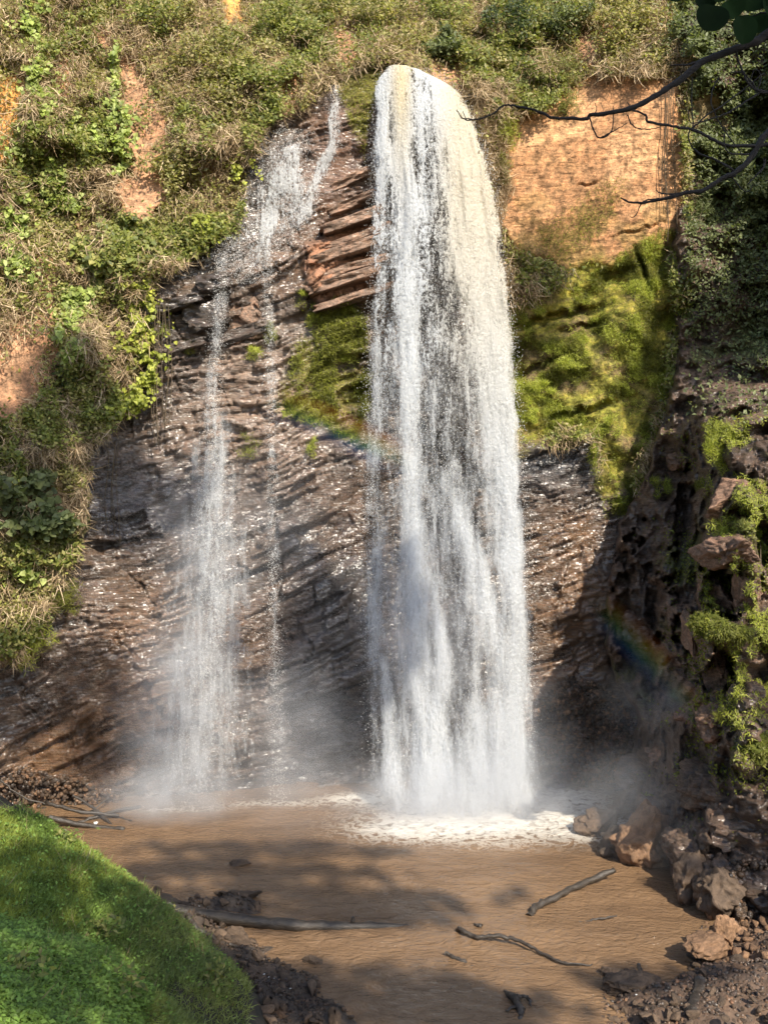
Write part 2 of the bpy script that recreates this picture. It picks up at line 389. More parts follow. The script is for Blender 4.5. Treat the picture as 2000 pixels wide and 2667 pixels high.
        soil = soil * (1 - .45 * mg) + C(.17, .15, .04) * .45 * mg
        moss = C(.18, .19, .04) * (.5 + .9 * sf) + C(.08, .03, 0) * (1 - sn)
        under = C(.17, .13, .065) * (.5 + .9 * sf)
        barec = np.where((px < 120)[..., None] & (py < 520)[..., None], C(.60, .31, .10), C(.40, .235, .14)) * (.6 + .7 * sn)
        barec = np.where(((px > 520) & (px < 700) & (py < 90))[..., None], C(.66, .32, .10), barec)
        r = mrock[..., None]; so = np.asarray(msoil)[..., None]; bb = np.asarray(mb)[..., None]; mo = np.asarray(mmoss)[..., None]
        col = under * (1 - bb) + barec * bb
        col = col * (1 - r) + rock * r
        col = col * (1 - so) + soil * so
        mossk = mo * sstep(.3, .55, fbm(X * 1.2, Z * 2.2, Y, 4, 76))[..., None] * (1 - .6 * (1 - e2[..., None]))
        col = col * (1 - mossk) + moss * mossk
        wet = wet * mrock * (1 - msoil) * (1 - .8 * mmoss)
    else:
        sn = fbm(X * .9, Z * .9, Y * .9, 4, 73)[..., None]; sf = fbm(X * 8, Z * 8, Y * 8, 3, 74)[..., None]
        rock = C(.15, .10, .07) * (.35 + tone) * (.5 + sn) + C(.09, .05, .03) * om * tone3
        mo = np.asarray(mmoss)[..., None]
        col = rock * (1 - mo) + C(.085, .11, .025) * (.4 + sf) * mo
        wet = wet * (1 - mmoss)
    return disp, np.clip(col, .004, .9), wet

def lattice(xs, ys, dfun, kind, name, mat, seed=0, wet0=.7, pxfun=None):
    gx, gy = np.meshgrid(xs, ys)
    if pxfun is not None: gx, dep = pxfun(gx, gy)
    else: dep = dfun(gx, gy)
    p = P(gx, gy, dep)
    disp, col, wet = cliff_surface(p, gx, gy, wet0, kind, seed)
    p2 = P(gx, gy, dep - disp)
    nr, nc = gx.shape
    ob = mk(name, p2.reshape(-1, 3), gridfaces(nr, nc), mat, col=col.reshape(-1, 3), attrs={'wet': wet}, smooth=False)
    return ob, dep - disp
def spaced(a, b, s, ext_lo, ext_hi):
    lo = a - np.cumsum(np.geomspace(s, 60, 22)); lo = lo[lo > ext_lo][::-1]
    hi = b + np.cumsum(np.geomspace(s, 60, 22)); hi = hi[hi < ext_hi]
    return np.concatenate([lo, np.arange(a, b, s), hi])
XS = spaced(-40, 1830, 4.0, -700, 2200); YS = spaced(-40, 2120, 4.0, -900, 2400)
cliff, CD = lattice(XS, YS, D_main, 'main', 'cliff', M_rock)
tag(cliff, 'tall brown layered cliff behind the falls', None, None, 'structure')

def bil(grid, xs, ys, px, py):
    px = np.clip(px, xs[0], xs[-1] - .01); py = np.clip(py, ys[0], ys[-1] - .01)
    i = np.clip(np.searchsorted(xs, px) - 1, 0, len(xs) - 2); j = np.clip(np.searchsorted(ys, py) - 1, 0, len(ys) - 2)
    u = (px - xs[i]) / (xs[i + 1] - xs[i]); v = (py - ys[j]) / (ys[j + 1] - ys[j])
    return grid[j, i] * (1 - u) * (1 - v) + grid[j, i + 1] * u * (1 - v) + grid[j + 1, i] * (1 - u) * v + grid[j + 1, i + 1] * u * v
def cliff_depth(px, py): return bil(CD, XS, YS, np.asarray(px, float), np.asarray(py, float))

# ------------------------------------------------------------------ right side ravine wall (nearer, mostly turned away from the sun)
EDGE = [(-900, 1800), (200, 1768), (700, 1752), (900, 1752), (1000, 1740), (1100, 1712), (1200, 1680), (1300, 1640), (1380, 1598), (1500, 1574), (1700, 1565), (1780, 1590),
        (1850, 1640), (2000, 1650), (2100, 1580), (2150, 1590), (2200, 1640), (2260, 1700), (2350, 1830), (2420, 1900), (2600, 1960)]
D_right = tps([(1780, -900, 32), (2300, -900, 27), (1765, 200, 26.2), (1765, 600, 26.2), (1850, 300, 26.8), (2000, 300, 26.6), (2000, -200, 28), (2250, 300, 22), (2000, 700, 26), (1850, 750, 26.4), (2250, 700, 23),
    (1750, 1000, 26.0), (1850, 960, 25.8), (2000, 950, 25), (1680, 1200, 26.0), (1790, 1200, 25.0), (1870, 1130, 22.2), (2000, 1110, 21.4), (2250, 1200, 21.6),
    (1600, 1400, 26.0), (1700, 1400, 25.4), (1780, 1400, 23.8), (1850, 1430, 20.3), (1920, 1400, 19.8), (2000, 1500, 19.5), (2250, 1500, 19.8),
    (1570, 1700, 25.6), (1680, 1650, 24.8), (1765, 1700, 22.8), (1840, 1650, 19.4), (2000, 1700, 18.9), (2250, 1800, 18.8),
    (1650, 1900, 24.4), (1600, 2100, 23.4), (1600, 2150, 22.6), (1700, 2050, 22.3), (1720, 2240, 20.3), (1780, 1900, 20.9), (1900, 2000, 18.7), (2000, 2100, 18.0), (1800, 2150, 19.7), (1850, 2350, 18.0),
    (1950, 2430, 16.8), (2050, 2300, 17.2), (2250, 2400, 16.4), (2250, 2600, 15)])
CAVES = [(1885, 1535, 46, 60, 2.4), (1878, 1750, 42, 50, 2.0), (1925, 1345, 28, 14, 1.0), (1660, 1600, 60, 170, 1.0), (1785, 1480, 34, 190, 1.3), (1985, 1400, 18, 70, .9)]
BULGE = [(1900, 1440, 55, 50, 1.1), (1900, 1300, 70, 70, .8), (1850, 1640, 60, 40, .9), (1850, 1730, 28, 60, .8), (1960, 1500, 30, 80, .7), (1780, 1790, 30, 30, .4), (1950, 1950, 60, 90, .9), (1880, 1150, 40, 70, .5),
         (1690, 2190, 60, 50, .3), (1650, 1480, 20, 120, .5), (1710, 1260, 30, 40, .4), (1768, 1205, 22, 22, .5)]
def right_pd(u, py):
    e = interp(EDGE, py, 1) + (fbm(py / 40., 0 * py, 0, 3, 90) - .5) * 26
    px = e + u * (2280 - e)
    # lattice rows run from the silhouette to the right
    d = D_right(px, py)
    for (cx, cy, rx, ry, a) in CAVES:
        d = d + a * sstep(1.25, .75, np.sqrt(((px - cx) / rx) ** 2 + ((py - cy) / ry) ** 2) + (fbm(px / 26., py / 26., 0, 4, 92) - .5) * 2.0)
    for (cx, cy, rx, ry, a) in BULGE:
        d = d - a * sstep(1.2, .5, np.sqrt(((px - cx) / rx) ** 2 + ((py - cy) / ry) ** 2) + (fbm(px / 30., py / 30., 0, 3, 93) - .5) * .6)
    back = np.clip(1 - u / .03, 0, 1)
    d = d + 4.0 * back ** 2 * sstep(2500, 2100, py) * sstep(900, 1150, py) + .6 * back
    return px, d
US = np.concatenate([np.linspace(0, .03, 10, endpoint=False), np.linspace(.03, 1, 165)])
YR = spaced(-40, 2480, 4.0, -900, 2800)
gu, gy = np.meshgrid(US, YR)
gpx, gd = right_pd(gu, gy)
pr = P(gpx, gy, gd)
rd, rc, rw = cliff_surface(pr, gpx, gy, .5, 'right', 500)
rd = rd * sstep(0, .05, gu + .01)
RD = gd - rd
pr2 = P(gpx, gy, RD)
ravine = mk('ravine_cliff', pr2.reshape(-1, 3), gridfaces(*gpx.shape), M_rock, col=rc.reshape(-1, 3), attrs={'wet': rw}, smooth=False)
tag(ravine, 'dark overhanging side wall of the ravine right of the falls', None, None, 'structure')
def right_depth(px, py):
    e = interp(EDGE, py, 1)
    u = np.clip((px - e) / (2280 - e), .031, .99)
    return bil(RD, US, YR, u, py)

# ------------------------------------------------------------------ pool
def water_material():
    m, n, b, L = newmat('muddy_water')
    geo = N(n, 'ShaderNodeNewGeometry')
    fo = N(n, 'ShaderNodeAttribute', attribute_name='foam')
    mp = N(n, 'ShaderNodeMapping'); mp.inputs['Scale'].default_value = (1.0, 1.9, 1); mp.inputs['Rotation'].default_value = (0, 0, .25)
    L.new(geo.outputs['Position'], mp.inputs['Vector'])
    lo = noise_node(n, .35, 3, .5, mp.outputs[0], 1.2)
    mid = noise_node(n, 1.7, 5, .55, mp.outputs[0], 2.4)
    fine = noise_node(n, 5.5, 4, .6, mp.outputs[0], .8)
    fl = noise_node(n, 3.2, 8, .7, geo.outputs['Position'], .5)
    base = mixc(n, mapr(n, lo.outputs['Fac'], .35, .65, 0, 1), (.15, .093, .053), (.20, .124, .069))
    base = mixc(n, mapr(n, mid.outputs['Fac'], .52, .72, 0, .12), base, (.26, .175, .11))
    # foam: lacy veins where the noise is near its middle, solid where the churn is strong
    ridge = mathn(n, 'ABSOLUTE', mathn(n, 'SUBTRACT', fl.outputs['Fac'], .5))
    lace = mathn(n, 'SUBTRACT', mathn(n, 'MULTIPLY', fo.outputs['Fac'], 1.15), mathn(n, 'MULTIPLY', ridge, 5.5))
    fa = mapr(n, lace, .02, .95, 0, 1)
    c = mixc(n, fa, base, (.74, .70, .62))
    L.new(c, b.inputs['Base Color'])
    L.new(mapr(n, fa, 0, 1, .09, .7), b.inputs['Roughness'])
    b.inputs['IOR'].default_value = 1.33
    h = mathn(n, 'ADD', mathn(n, 'MULTIPLY', mid.outputs['Fac'], .8), mathn(n, 'MULTIPLY', fine.outputs['Fac'], .55))
    h = mathn(n, 'ADD', h, mathn(n, 'MULTIPLY', fa, .12))
    bp = N(n, 'ShaderNodeBump'); bp.inputs['Distance'].default_value = .12; bp.inputs['Strength'].default_value = .8
    L.new(h, bp.inputs['Height']); L.new(bp.outputs[0], b.inputs['Normal'])
    return m
M_water = water_material()
wx = np.arange(-14, 16, .06); wy = np.arange(9, 28.5, .06)
gx, gy2 = np.meshgrid(wx, wy[::-1])
gz = (fbm(gx * .9, gy2 * 1.6, 0, 4, 120) - .5) * .10
fpx, fpy = 1000 + gx / gy2 * F, 1333.5 + CAMH / gy2 * F
foam = .62 * blob(fpx, fpy, 1190, 2120, 280, 50) + .55 * blob(fpx, fpy, 1330, 2120, 170, 55) + .8 * blob(fpx, fpy, 1460, 2070, 120, 45) + .7 * blob(fpx, fpy, 1540, 2150, 90, 40) + .55 * blob(fpx, fpy, 1050, 2160, 130, 25) + .8 * blob(fpx, fpy, 950, 2080, 110, 16) \
    + .42 * blob(fpx, fpy, 450, 2108, 150, 10) + .5 * blob(fpx, fpy, 700, 2092, 140, 12)
foam = foam * .95 + .35 * blob(fpx, fpy, 1250, 2175, 330, 40) + .05 * 0 * sstep(2350, 2150, fpy) * sstep(800, 1100, fpx)
foam = np.clip(foam, 0, 1)
gz = gz + np.clip(foam, 0, 1) * (fbm(gx * 2.2, gy2 * 2.2, 0, 4, 121) - .4) * .12
pool = mk('pool_water', np.stack([gx, gy2, gz], -1).reshape(-1, 3), gridfaces(*gx.shape), M_water, attrs={'foam': foam}, smooth=True)
tag(pool, 'muddy brown pool at the foot of the falls', None, None, 'structure')

# ------------------------------------------------------------------ stones, boulders
def ico(sub):
    import bmesh
    bm = bmesh.new(); bmesh.ops.create_icosphere(bm, subdivisions=sub, radius=1)
    v = np.array([x.co[:] for x in bm.verts]); f = np.array([[q.index for q in t.verts] for t in bm.faces]); bm.free()
    return v, f
ICO1 = ico(1); ICO2 = ico(2); ICO4 = ico(5)
def chop(v, k, seed, depth=(.28, .7)):
    g = np.random.default_rng(seed); v = v.copy()
    for _ in range(k):
        nn = nrm(g.normal(size=3)); dd = g.uniform(*depth)
        s = v @ nn - dd
        v -= np.maximum(s, 0)[:, None] * nn
    return v
def stone_mesh(seed, big=False, mat=None, flat=.7):
    v, f = (ICO4 if big else ICO2)
    v = chop(v, 11 if big else 12, seed, (.52, .9) if big else (.28, .7))
    g = np.random.default_rng(seed + 99)
    v = v * np.array([1, g.uniform(.6, .95), g.uniform(.4, .8) * flat / .7])
    if big:
        nn = fbm(v[:, 0] * 2 + seed, v[:, 1] * 2, v[:, 2] * 2, 5, seed) - .5
        rr = .5 - np.abs(fbm(v[:, 0] * 2.5 + seed, v[:, 1] * 2.5, v[:, 2] * 2.5, 5, seed + 7) - .5) * 2
        r3 = fbm(v[:, 0] * 9 + seed, v[:, 1] * 9, v[:, 2] * 9, 4, seed + 9) - .5
        v = v * (1 + nn[:, None] * .7 + rr[:, None] * .6 + r3[:, None] * .16)
    me = mk('stone_data', v, f, mat)
    d = me.data; bpy.data.objects.remove(me)
    return d
PROTO = {}
for key, mat in (('brown', M_stone_brown), ('dark', M_stone_dark)):
    PROTO[key] = [stone_mesh(1000 + i * 7 + (500 if key == 'dark' else 0), False, mat) for i in range(9)]
def put_stone(name, key, loc, r, parent=None, tilt=.5):
    o = bpy.data.objects.new(name, R.choice(PROTO[key])); COL.objects.link(o)
    o.location = [float(a) for a in loc]; o.scale = (r, r, r)
    o.rotation_euler = (R.uniform(-tilt, tilt), R.uniform(-tilt, tilt), R.uniform(0, 6.28))
    if parent: o.parent = parent
    return o
def ground_pt(px, py, z=0.0):
    d = (CAMH - z) * F / (py - 1333.5)
    return P(px, py, d)

# ------------------------------------------------------------------ banks: left stony shore, right rubble shore
def bank_material(name, c1, c2):
    m, n, b, L = newmat(name)
    geo = N(n, 'ShaderNodeNewGeometry')
    a = noise_node(n, 4, 7, .7, geo.outputs['Position']); v = N(n, 'ShaderNodeTexVoronoi'); v.inputs['Scale'].default_value = 9
    L.new(geo.outputs['Position'], v.inputs['Vector'])
    L.new(mixc(n, mapr(n, a.outputs['Fac'], .35, .65, 0, 1), c1, c2), b.inputs['Base Color'])
    b.inputs['Roughness'].default_value = .75
    bp = N(n, 'ShaderNodeBump'); bp.inputs['Distance'].default_value = .06
    L.new(mathn(n, 'SUBTRACT', a.outputs['Fac'], mathn(n, 'MULTIPLY', v.outputs['Distance'], .5)), bp.inputs['Height']); L.new(bp.outputs[0], b.inputs['Normal'])
    return m
M_mud = bank_material('wet_mud', (.035, .026, .02), (.09, .065, .045))
M_rub = bank_material('rubble_soil', (.06, .042, .03), (.15, .09, .055))
L_SHORE = [(380, 2310), (470, 2335), (600, 2310), (690, 2370), (700, 2400), (560, 2410), (700, 2480), (830, 2540), (840, 2570), (900, 2620), (950, 2700), (900, 2900), (300, 2900), (300, 2400)]
R_SHORE = [(1555, 2900), (1540, 2670), (1560, 2530), (1640, 2520), (1700, 2500), (1745, 2475), (1800, 2440), (1810, 2390), (1900, 2380), (2000, 2330), (2600, 2300), (2900, 2900)]
def shore(name, poly, mat, hmax, xr, yr, wd):
    xs = np.arange(xr[0], xr[1], .07); ys = np.arange(yr[0], yr[1], .07)
    X, Y = np.meshgrid(xs, ys[::-1])
    px, py = 1000 + X / Y * F, 1333.5 + CAMH / Y * F
    sdv = sdpoly(px, py, poly) + (fbm(X * 1.2, Y * 1.2, 0, 3, 130) - .5) * 60
    z = -.25 + (hmax + .25) * sstep(-60, wd, sdv) + (fbm(X * 1.6, Y * 1.6, 0, 5, 131) - .5) * .35
    ob = mk(name, np.stack([X, Y, z], -1).reshape(-1, 3), gridfaces(*X.shape), mat, smooth=True)
    ob['kind'] = 'structure'
    def zf(x, y):
        i = np.clip(((x - xs[0]) / .07).astype(int), 0, len(xs) - 1); j = np.clip(len(ys) - 1 - ((y - ys[0]) / .07).astype(int), 0, len(ys) - 1)
        return z[j, i]
    return ob, zf
shore_l, zl = shore('stony_shore', L_SHORE, M_mud, .18, (-7, .6), (10.5, 19.5), 60)
tag(shore_l, 'dark stony shore below the green bank')
shore_r, zr = shore('rubble_shore', R_SHORE, M_rub, .45, (2.4, 11), (10, 20), 260)
tag(shore_r, 'rubble shore under the ravine wall')

def poly_sample(poly, n, seed, dens=None):
    g = np.random.default_rng(seed); a = np.array(poly, float); lo = a.min(0); hi = a.max(0); out = []
    while len(out) < n:
        q = g.uniform(lo, hi, size=(n * 4, 2)); s = sdpoly(q[:, 0], q[:, 1], poly); q = q[s > 0]
        out += list(q)
    return np.array(out[:n])
def scatter_stones(poly, n, key, sizes, parent, zf, seed, dz=.25):
    pts = poly_sample(poly, n, seed); g = np.random.default_rng(seed)
    for i, (px, py) in enumerate(pts):
        p = ground_pt(px, py, .1)
        z = float(zf(np.array([p[0]]), np.array([p[1]]))[0]); p = ground_pt(px, py, max(z, 0))
        r = float(np.exp(g.uniform(math.log(sizes[0]), math.log(sizes[1]))))
        if g.uniform() > .7: r *= .7
        put_stone('stone', key, (p[0], p[1], max(z, -.03) + r * dz), r, parent)
LP = [(460, 2350), (560, 2320), (640, 2330), (690, 2375), (640, 2400), (690, 2460), (720, 2500), (800, 2530), (840, 2570), (870, 2610), (920, 2660), (640, 2690), (560, 2560), (600, 2520), (560, 2460), (480, 2400)]
scatter_stones(LP, 190, 'dark', (.05, .24), shore_l, zl, 11)
RP1 = [(1570, 2530), (1640, 2525), (1750, 2560), (1800, 2500), (1810, 2400), (1860, 2380), (2040, 2340), (2060, 2700), (1560, 2700)]
RP2 = [(1800, 2400), (1860, 2370), (2040, 2340), (2060, 2560), (1900, 2540), (1830, 2500)]
scatter_stones(RP1, 150, 'dark', (.05, .22), shore_r, zr, 12)
scatter_stones(RP2, 120, 'brown', (.07, .26), shore_r, zr, 13, .4)

def joined_rubble(name, poly, n, size, cols, parent, zf, seed, depthf=None):
    pts = poly_sample(poly, n, seed); g = np.random.default_rng(seed + 5)
    V = []; Fc = []; Cc = []; v0, f0 = ICO1
    for i, (px, py) in enumerate(pts):
        if depthf is None:
            p = ground_pt(px, py, .1); z = float(zf(np.array([p[0]]), np.array([p[1]]))[0]); p[2] = max(z, -.02)
        else: p = P(px, py, depthf(px, py))
        r = g.uniform(*size)
        v = chop(v0, 4, seed + i % 23, (.4, .8)) * g.uniform(.5, 1, 3) * r
        a = g.uniform(0, 6.28); c, s = math.cos(a), math.sin(a)
        v = np.stack([v[:, 0] * c - v[:, 1] * s, v[:, 0] * s + v[:, 1] * c, v[:, 2]], -1) + p
        V.append(v); Fc.append(f0 + i * len(v0)); Cc.append(np.tile(np.array(cols[g.integers(len(cols))]) * g.uniform(.6, 1.3), (len(v), 1)))
    ob = mk(name, np.concatenate(V), np.concatenate(Fc), M_stone, col=np.concatenate(Cc), attrs={'wet': np.full(n * len(v0), .4)})
    ob['kind'] = 'stuff'
    if parent: ob.parent = parent
    return ob
DK = [(.085, .06, .042), (.12, .08, .052), (.055, .04, .03)]; BR = [(.16, .10, .06), (.22, .13, .075), (.10, .07, .05)]
joined_rubble('gravel', LP, 1500, (.02, .06), DK, shore_l, zl, 21)
joined_rubble('gravel', RP1, 2200, (.02, .07), DK + BR, shore_r, zr, 22)
RUBC = [(1400, 1830), (1480, 1760), (1580, 1790), (1640, 1850), (1640, 1960), (1600, 2050), (1480, 2040), (1400, 1990)]
joined_rubble('scree', RUBC, 1600, (.03, .13), BR + DK, cliff, None, 23, lambda a, b: float(cliff_depth(a, b)) - .03)
joined_rubble('scree', [(60, 2000), (200, 2030), (330, 2080), (260, 2110), (100, 2110), (0, 2080), (0, 2040)], 420, (.04, .13), BR + DK, cliff, None, 24, lambda a, b: float(cliff_depth(a, b)) - .3)
joined_rubble('scree', [(1760, 2280), (1850, 2250), (2040, 2230), (2040, 2380), (1880, 2390), (1800, 2340)], 500, (.03, .12), DK + BR[:1], ravine, None, 25, lambda a, b: float(right_depth(a, b)) - .05)

def boulder(loc, r, seed, mat, label, scale=(1, .9, .75), cat='boulder', rot=0.0):
    d = stone_mesh(seed, True, mat, .9)
    o = bpy.data.objects.new('boulder', d); COL.objects.link(o)
    o.location = [float(v) for v in loc]; o.scale = [r * s for s in scale]; o.rotation_euler = (0, 0, rot)
    return tag(o, label, cat)
boulder(ground_pt(1690, 2235, .1) + [0, .2, .35], .75, 71, M_stone_brown, 'big pale-faced brown boulder at the water edge below the ravine wall', (1, .9, 1.0))
boulder(ground_pt(1630, 2225, .1) + [0, .2, .2], .52, 72, M_stone_dark, 'dark wet boulder touching the left side of the pale-faced boulder', (1.1, .9, .8))
boulder(ground_pt(1570, 2165, .1) + [0, .2, .15], .52, 73, M_stone_dark, 'rounded boulder standing in foam by the splash of the main fall', (1, .9, .8))
boulder(ground_pt(1800, 2340, .1) + [.2, .4, .25], .62, 74, M_stone_dark, 'large dark slick boulder above the calm corner of the pool', (1.0, .9, 1.1), rot=1)
boulder(ground_pt(1880, 2390, .2) + [.2, .5, .3], .5, 75, M_stone_dark, 'dark boulder at the top of the rubble shore', (1, .9, .9), rot=2)
boulder(ground_pt(620, 2250, 0) + [0, 0, -.02], .24, 76, M_stone_dark, 'small black rock alone in the middle of the brown pool', (1, .6, .5))
boulder(ground_pt(632, 2335, 0.05) + [0, 0, .02], .36, 77, M_stone_dark, 'black rock at the tip of the stony spit above the long log', (1.1, .6, .6))
boulder(ground_pt(398, 2328, .1), .24, 78, M_stone_dark, 'upright dark rock where the long log meets the grass', (.8, .7, 1.1))
boulder(ground_pt(663, 2540, .1), .46, 79, M_stone_dark, 'biggest flat slab on the stony shore', (1.0, 1.3, .3), 'slab', .5)
boulder(ground_pt(610, 2440, .1), .36, 80, M_stone_dark, 'tilted slab lying just under the long log', (1.3, .6, .4), 'slab', -.6)
boulder(ground_pt(815, 2503, .02), .15, 81, M_stone_dark, 'small dark rock standing off the stony shore in the water', (1.1, .8, .7))
boulder(ground_pt(1650, 2570, .1), .40, 82, M_stone_dark, 'low dark boulder at the pool corner of the rubble shore', (1.1, .8, .5))
boulder(ground_pt(1590, 2530, .05), .20, 83, M_stone_dark, 'small boulder with a pale top at the tip of the rubble shore', (1.1, .8, .6))
boulder(ground_pt(1830, 2465, .3), .35, 84, M_stone_brown, 'wide orange brown boulder on the edge of the rubble shore', (1.3, .8, .55), rot=.6)
boulder(ground_pt(1890, 2440, .4) + [0, 0, .1], .26, 85, M_stone_brown, 'upright orange boulder on top of the rubble heap', (.9, .7, 1.15))
boulder(ground_pt(720, 2640, .1), .30, 86, M_stone_brown, 'reddish slanted slab at the foot of the green bank', (.7, 1.5, .35), 'slab', .5)

# protruding slabs of the cliff beside the lip
def slab(px, py, wpx, hpx, ang, out, seed, mat=M_slab, dep=None):
    d = float(cliff_depth(px, py)) - out * .35 if dep is None else dep
    c = P(px, py, d); g = np.random.default_rng(seed)
    W = wpx / F * d / 2; H = hpx / F * d / 2; T = out
    nx = 15; v = []
    import bmesh
    bm = bmesh.new(); bmesh.ops.create_cube(bm, size=2); bmesh.ops.subdivide_edges(bm, edges=bm.edges[:], cuts=9, use_grid_fill=True)
    v = np.array([x.co[:] for x in bm.verts]); f = np.array([[q.index for q in t.verts] for t in bm.faces]); bm.free()
    n1 = fbm(v[:, 0] * 3 * W + seed, v[:, 1] * 2, v[:, 2] * 3 * H * 3, 4, seed) - .5
    n2 = fbm(v[:, 0] * 1.3 + seed, v[:, 1], v[:, 2] * .2, 3, seed + 3) - .5
    v = v * np.array([W, T, H])
    tp_ = 1 - .25 * np.clip(np.abs(v[:, 0]) / W - .6 + n2, 0, 1); v[:, 2] *= tp_; v[:, 1] *= tp_ ** .5
    v[:, 1] += n1 * .34 + n2 * .8 * T
    v[:, 2] += n2 * H * 1.5 + n1 * .09; v[:, 0] += n1 * .2 * W + np.sign(v[:, 0]) * (noise(v[:, 2] * 9, seed, 0, seed) - .5) * .25 * W * (np.abs(v[:, 0]) > .8 * W)
    a = math.radians(ang); x = v[:, 0] * math.cos(a) - v[:, 2] * math.sin(a); z = v[:, 0] * math.sin(a) + v[:, 2] * math.cos(a)
    v = np.stack([x, v[:, 1], z], -1)
    cc = np.array((.22, .15, .11) if mat is M_slab else (.085, .062, .048)) * (.6 + .8 * fbm(v[:, 0] * 2, v[:, 2] * 14, v[:, 1] * 2, 3, seed)[:, None])
    o = mk('rock_slab', v, f, M_rock, cliff, col=cc, attrs={'wet': np.full(len(v), .1 if mat is M_slab else .8)}); o.location = [float(q) for q in c]
    return o
for i, a in enumerate([(920, 580, 180, 24, 20, .42), (930, 622, 190, 18, 20, .30), (905, 660, 180, 26, 19, .44), (915, 702, 210, 20, 17, .30), (895, 735, 200, 26, 17, .40), (925, 775, 210, 16, 17, .26),
                       (925, 530, 150, 20, 24, .25), (915, 470, 110, 22, 26, .2)]):
    slab(*a, seed=400 + i)
for i, a in enumerate([(455, 795, 150, 26, 17, .25), (560, 740, 90, 40, 10, .3), (540, 820, 110, 60, 20, .2), (640, 835, 80, 95, 8, .10), (600, 880, 200, 26, 18, .2), (480, 905, 120, 18, 18, .25)]):
    slab(*a, seed=430 + i, mat=M_stone_dark if i not in (3,) else M_slab)

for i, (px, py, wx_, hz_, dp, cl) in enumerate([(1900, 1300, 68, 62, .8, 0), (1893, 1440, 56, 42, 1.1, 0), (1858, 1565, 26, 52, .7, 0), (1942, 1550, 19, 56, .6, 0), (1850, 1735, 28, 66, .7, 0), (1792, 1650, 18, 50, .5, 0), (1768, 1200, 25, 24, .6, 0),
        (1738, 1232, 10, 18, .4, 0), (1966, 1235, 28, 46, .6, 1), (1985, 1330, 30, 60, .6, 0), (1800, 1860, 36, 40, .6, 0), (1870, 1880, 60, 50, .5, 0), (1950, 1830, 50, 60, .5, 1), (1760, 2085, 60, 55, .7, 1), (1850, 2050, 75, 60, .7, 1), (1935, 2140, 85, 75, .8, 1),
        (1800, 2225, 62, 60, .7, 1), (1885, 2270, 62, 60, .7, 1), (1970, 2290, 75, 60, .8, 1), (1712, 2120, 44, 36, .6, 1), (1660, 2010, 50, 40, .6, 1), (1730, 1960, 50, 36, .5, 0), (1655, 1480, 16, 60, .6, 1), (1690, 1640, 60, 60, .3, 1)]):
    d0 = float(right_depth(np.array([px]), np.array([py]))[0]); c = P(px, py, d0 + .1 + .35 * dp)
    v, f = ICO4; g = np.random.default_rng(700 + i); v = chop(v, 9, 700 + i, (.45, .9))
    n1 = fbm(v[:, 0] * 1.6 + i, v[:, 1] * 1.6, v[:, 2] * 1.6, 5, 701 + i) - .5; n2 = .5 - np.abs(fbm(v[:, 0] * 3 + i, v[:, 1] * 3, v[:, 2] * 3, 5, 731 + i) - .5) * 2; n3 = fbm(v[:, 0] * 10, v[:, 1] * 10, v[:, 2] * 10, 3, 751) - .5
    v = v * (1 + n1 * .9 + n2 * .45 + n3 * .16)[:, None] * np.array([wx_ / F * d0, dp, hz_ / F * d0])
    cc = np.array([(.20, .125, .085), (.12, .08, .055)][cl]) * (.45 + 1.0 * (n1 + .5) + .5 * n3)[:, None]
    o = mk('rock_block', v, f, M_rock, ravine, col=np.clip(cc, .01, 1), attrs={'wet': np.full(len(v), .15 + .35 * cl)}); o.location = [float(t) for t in c]

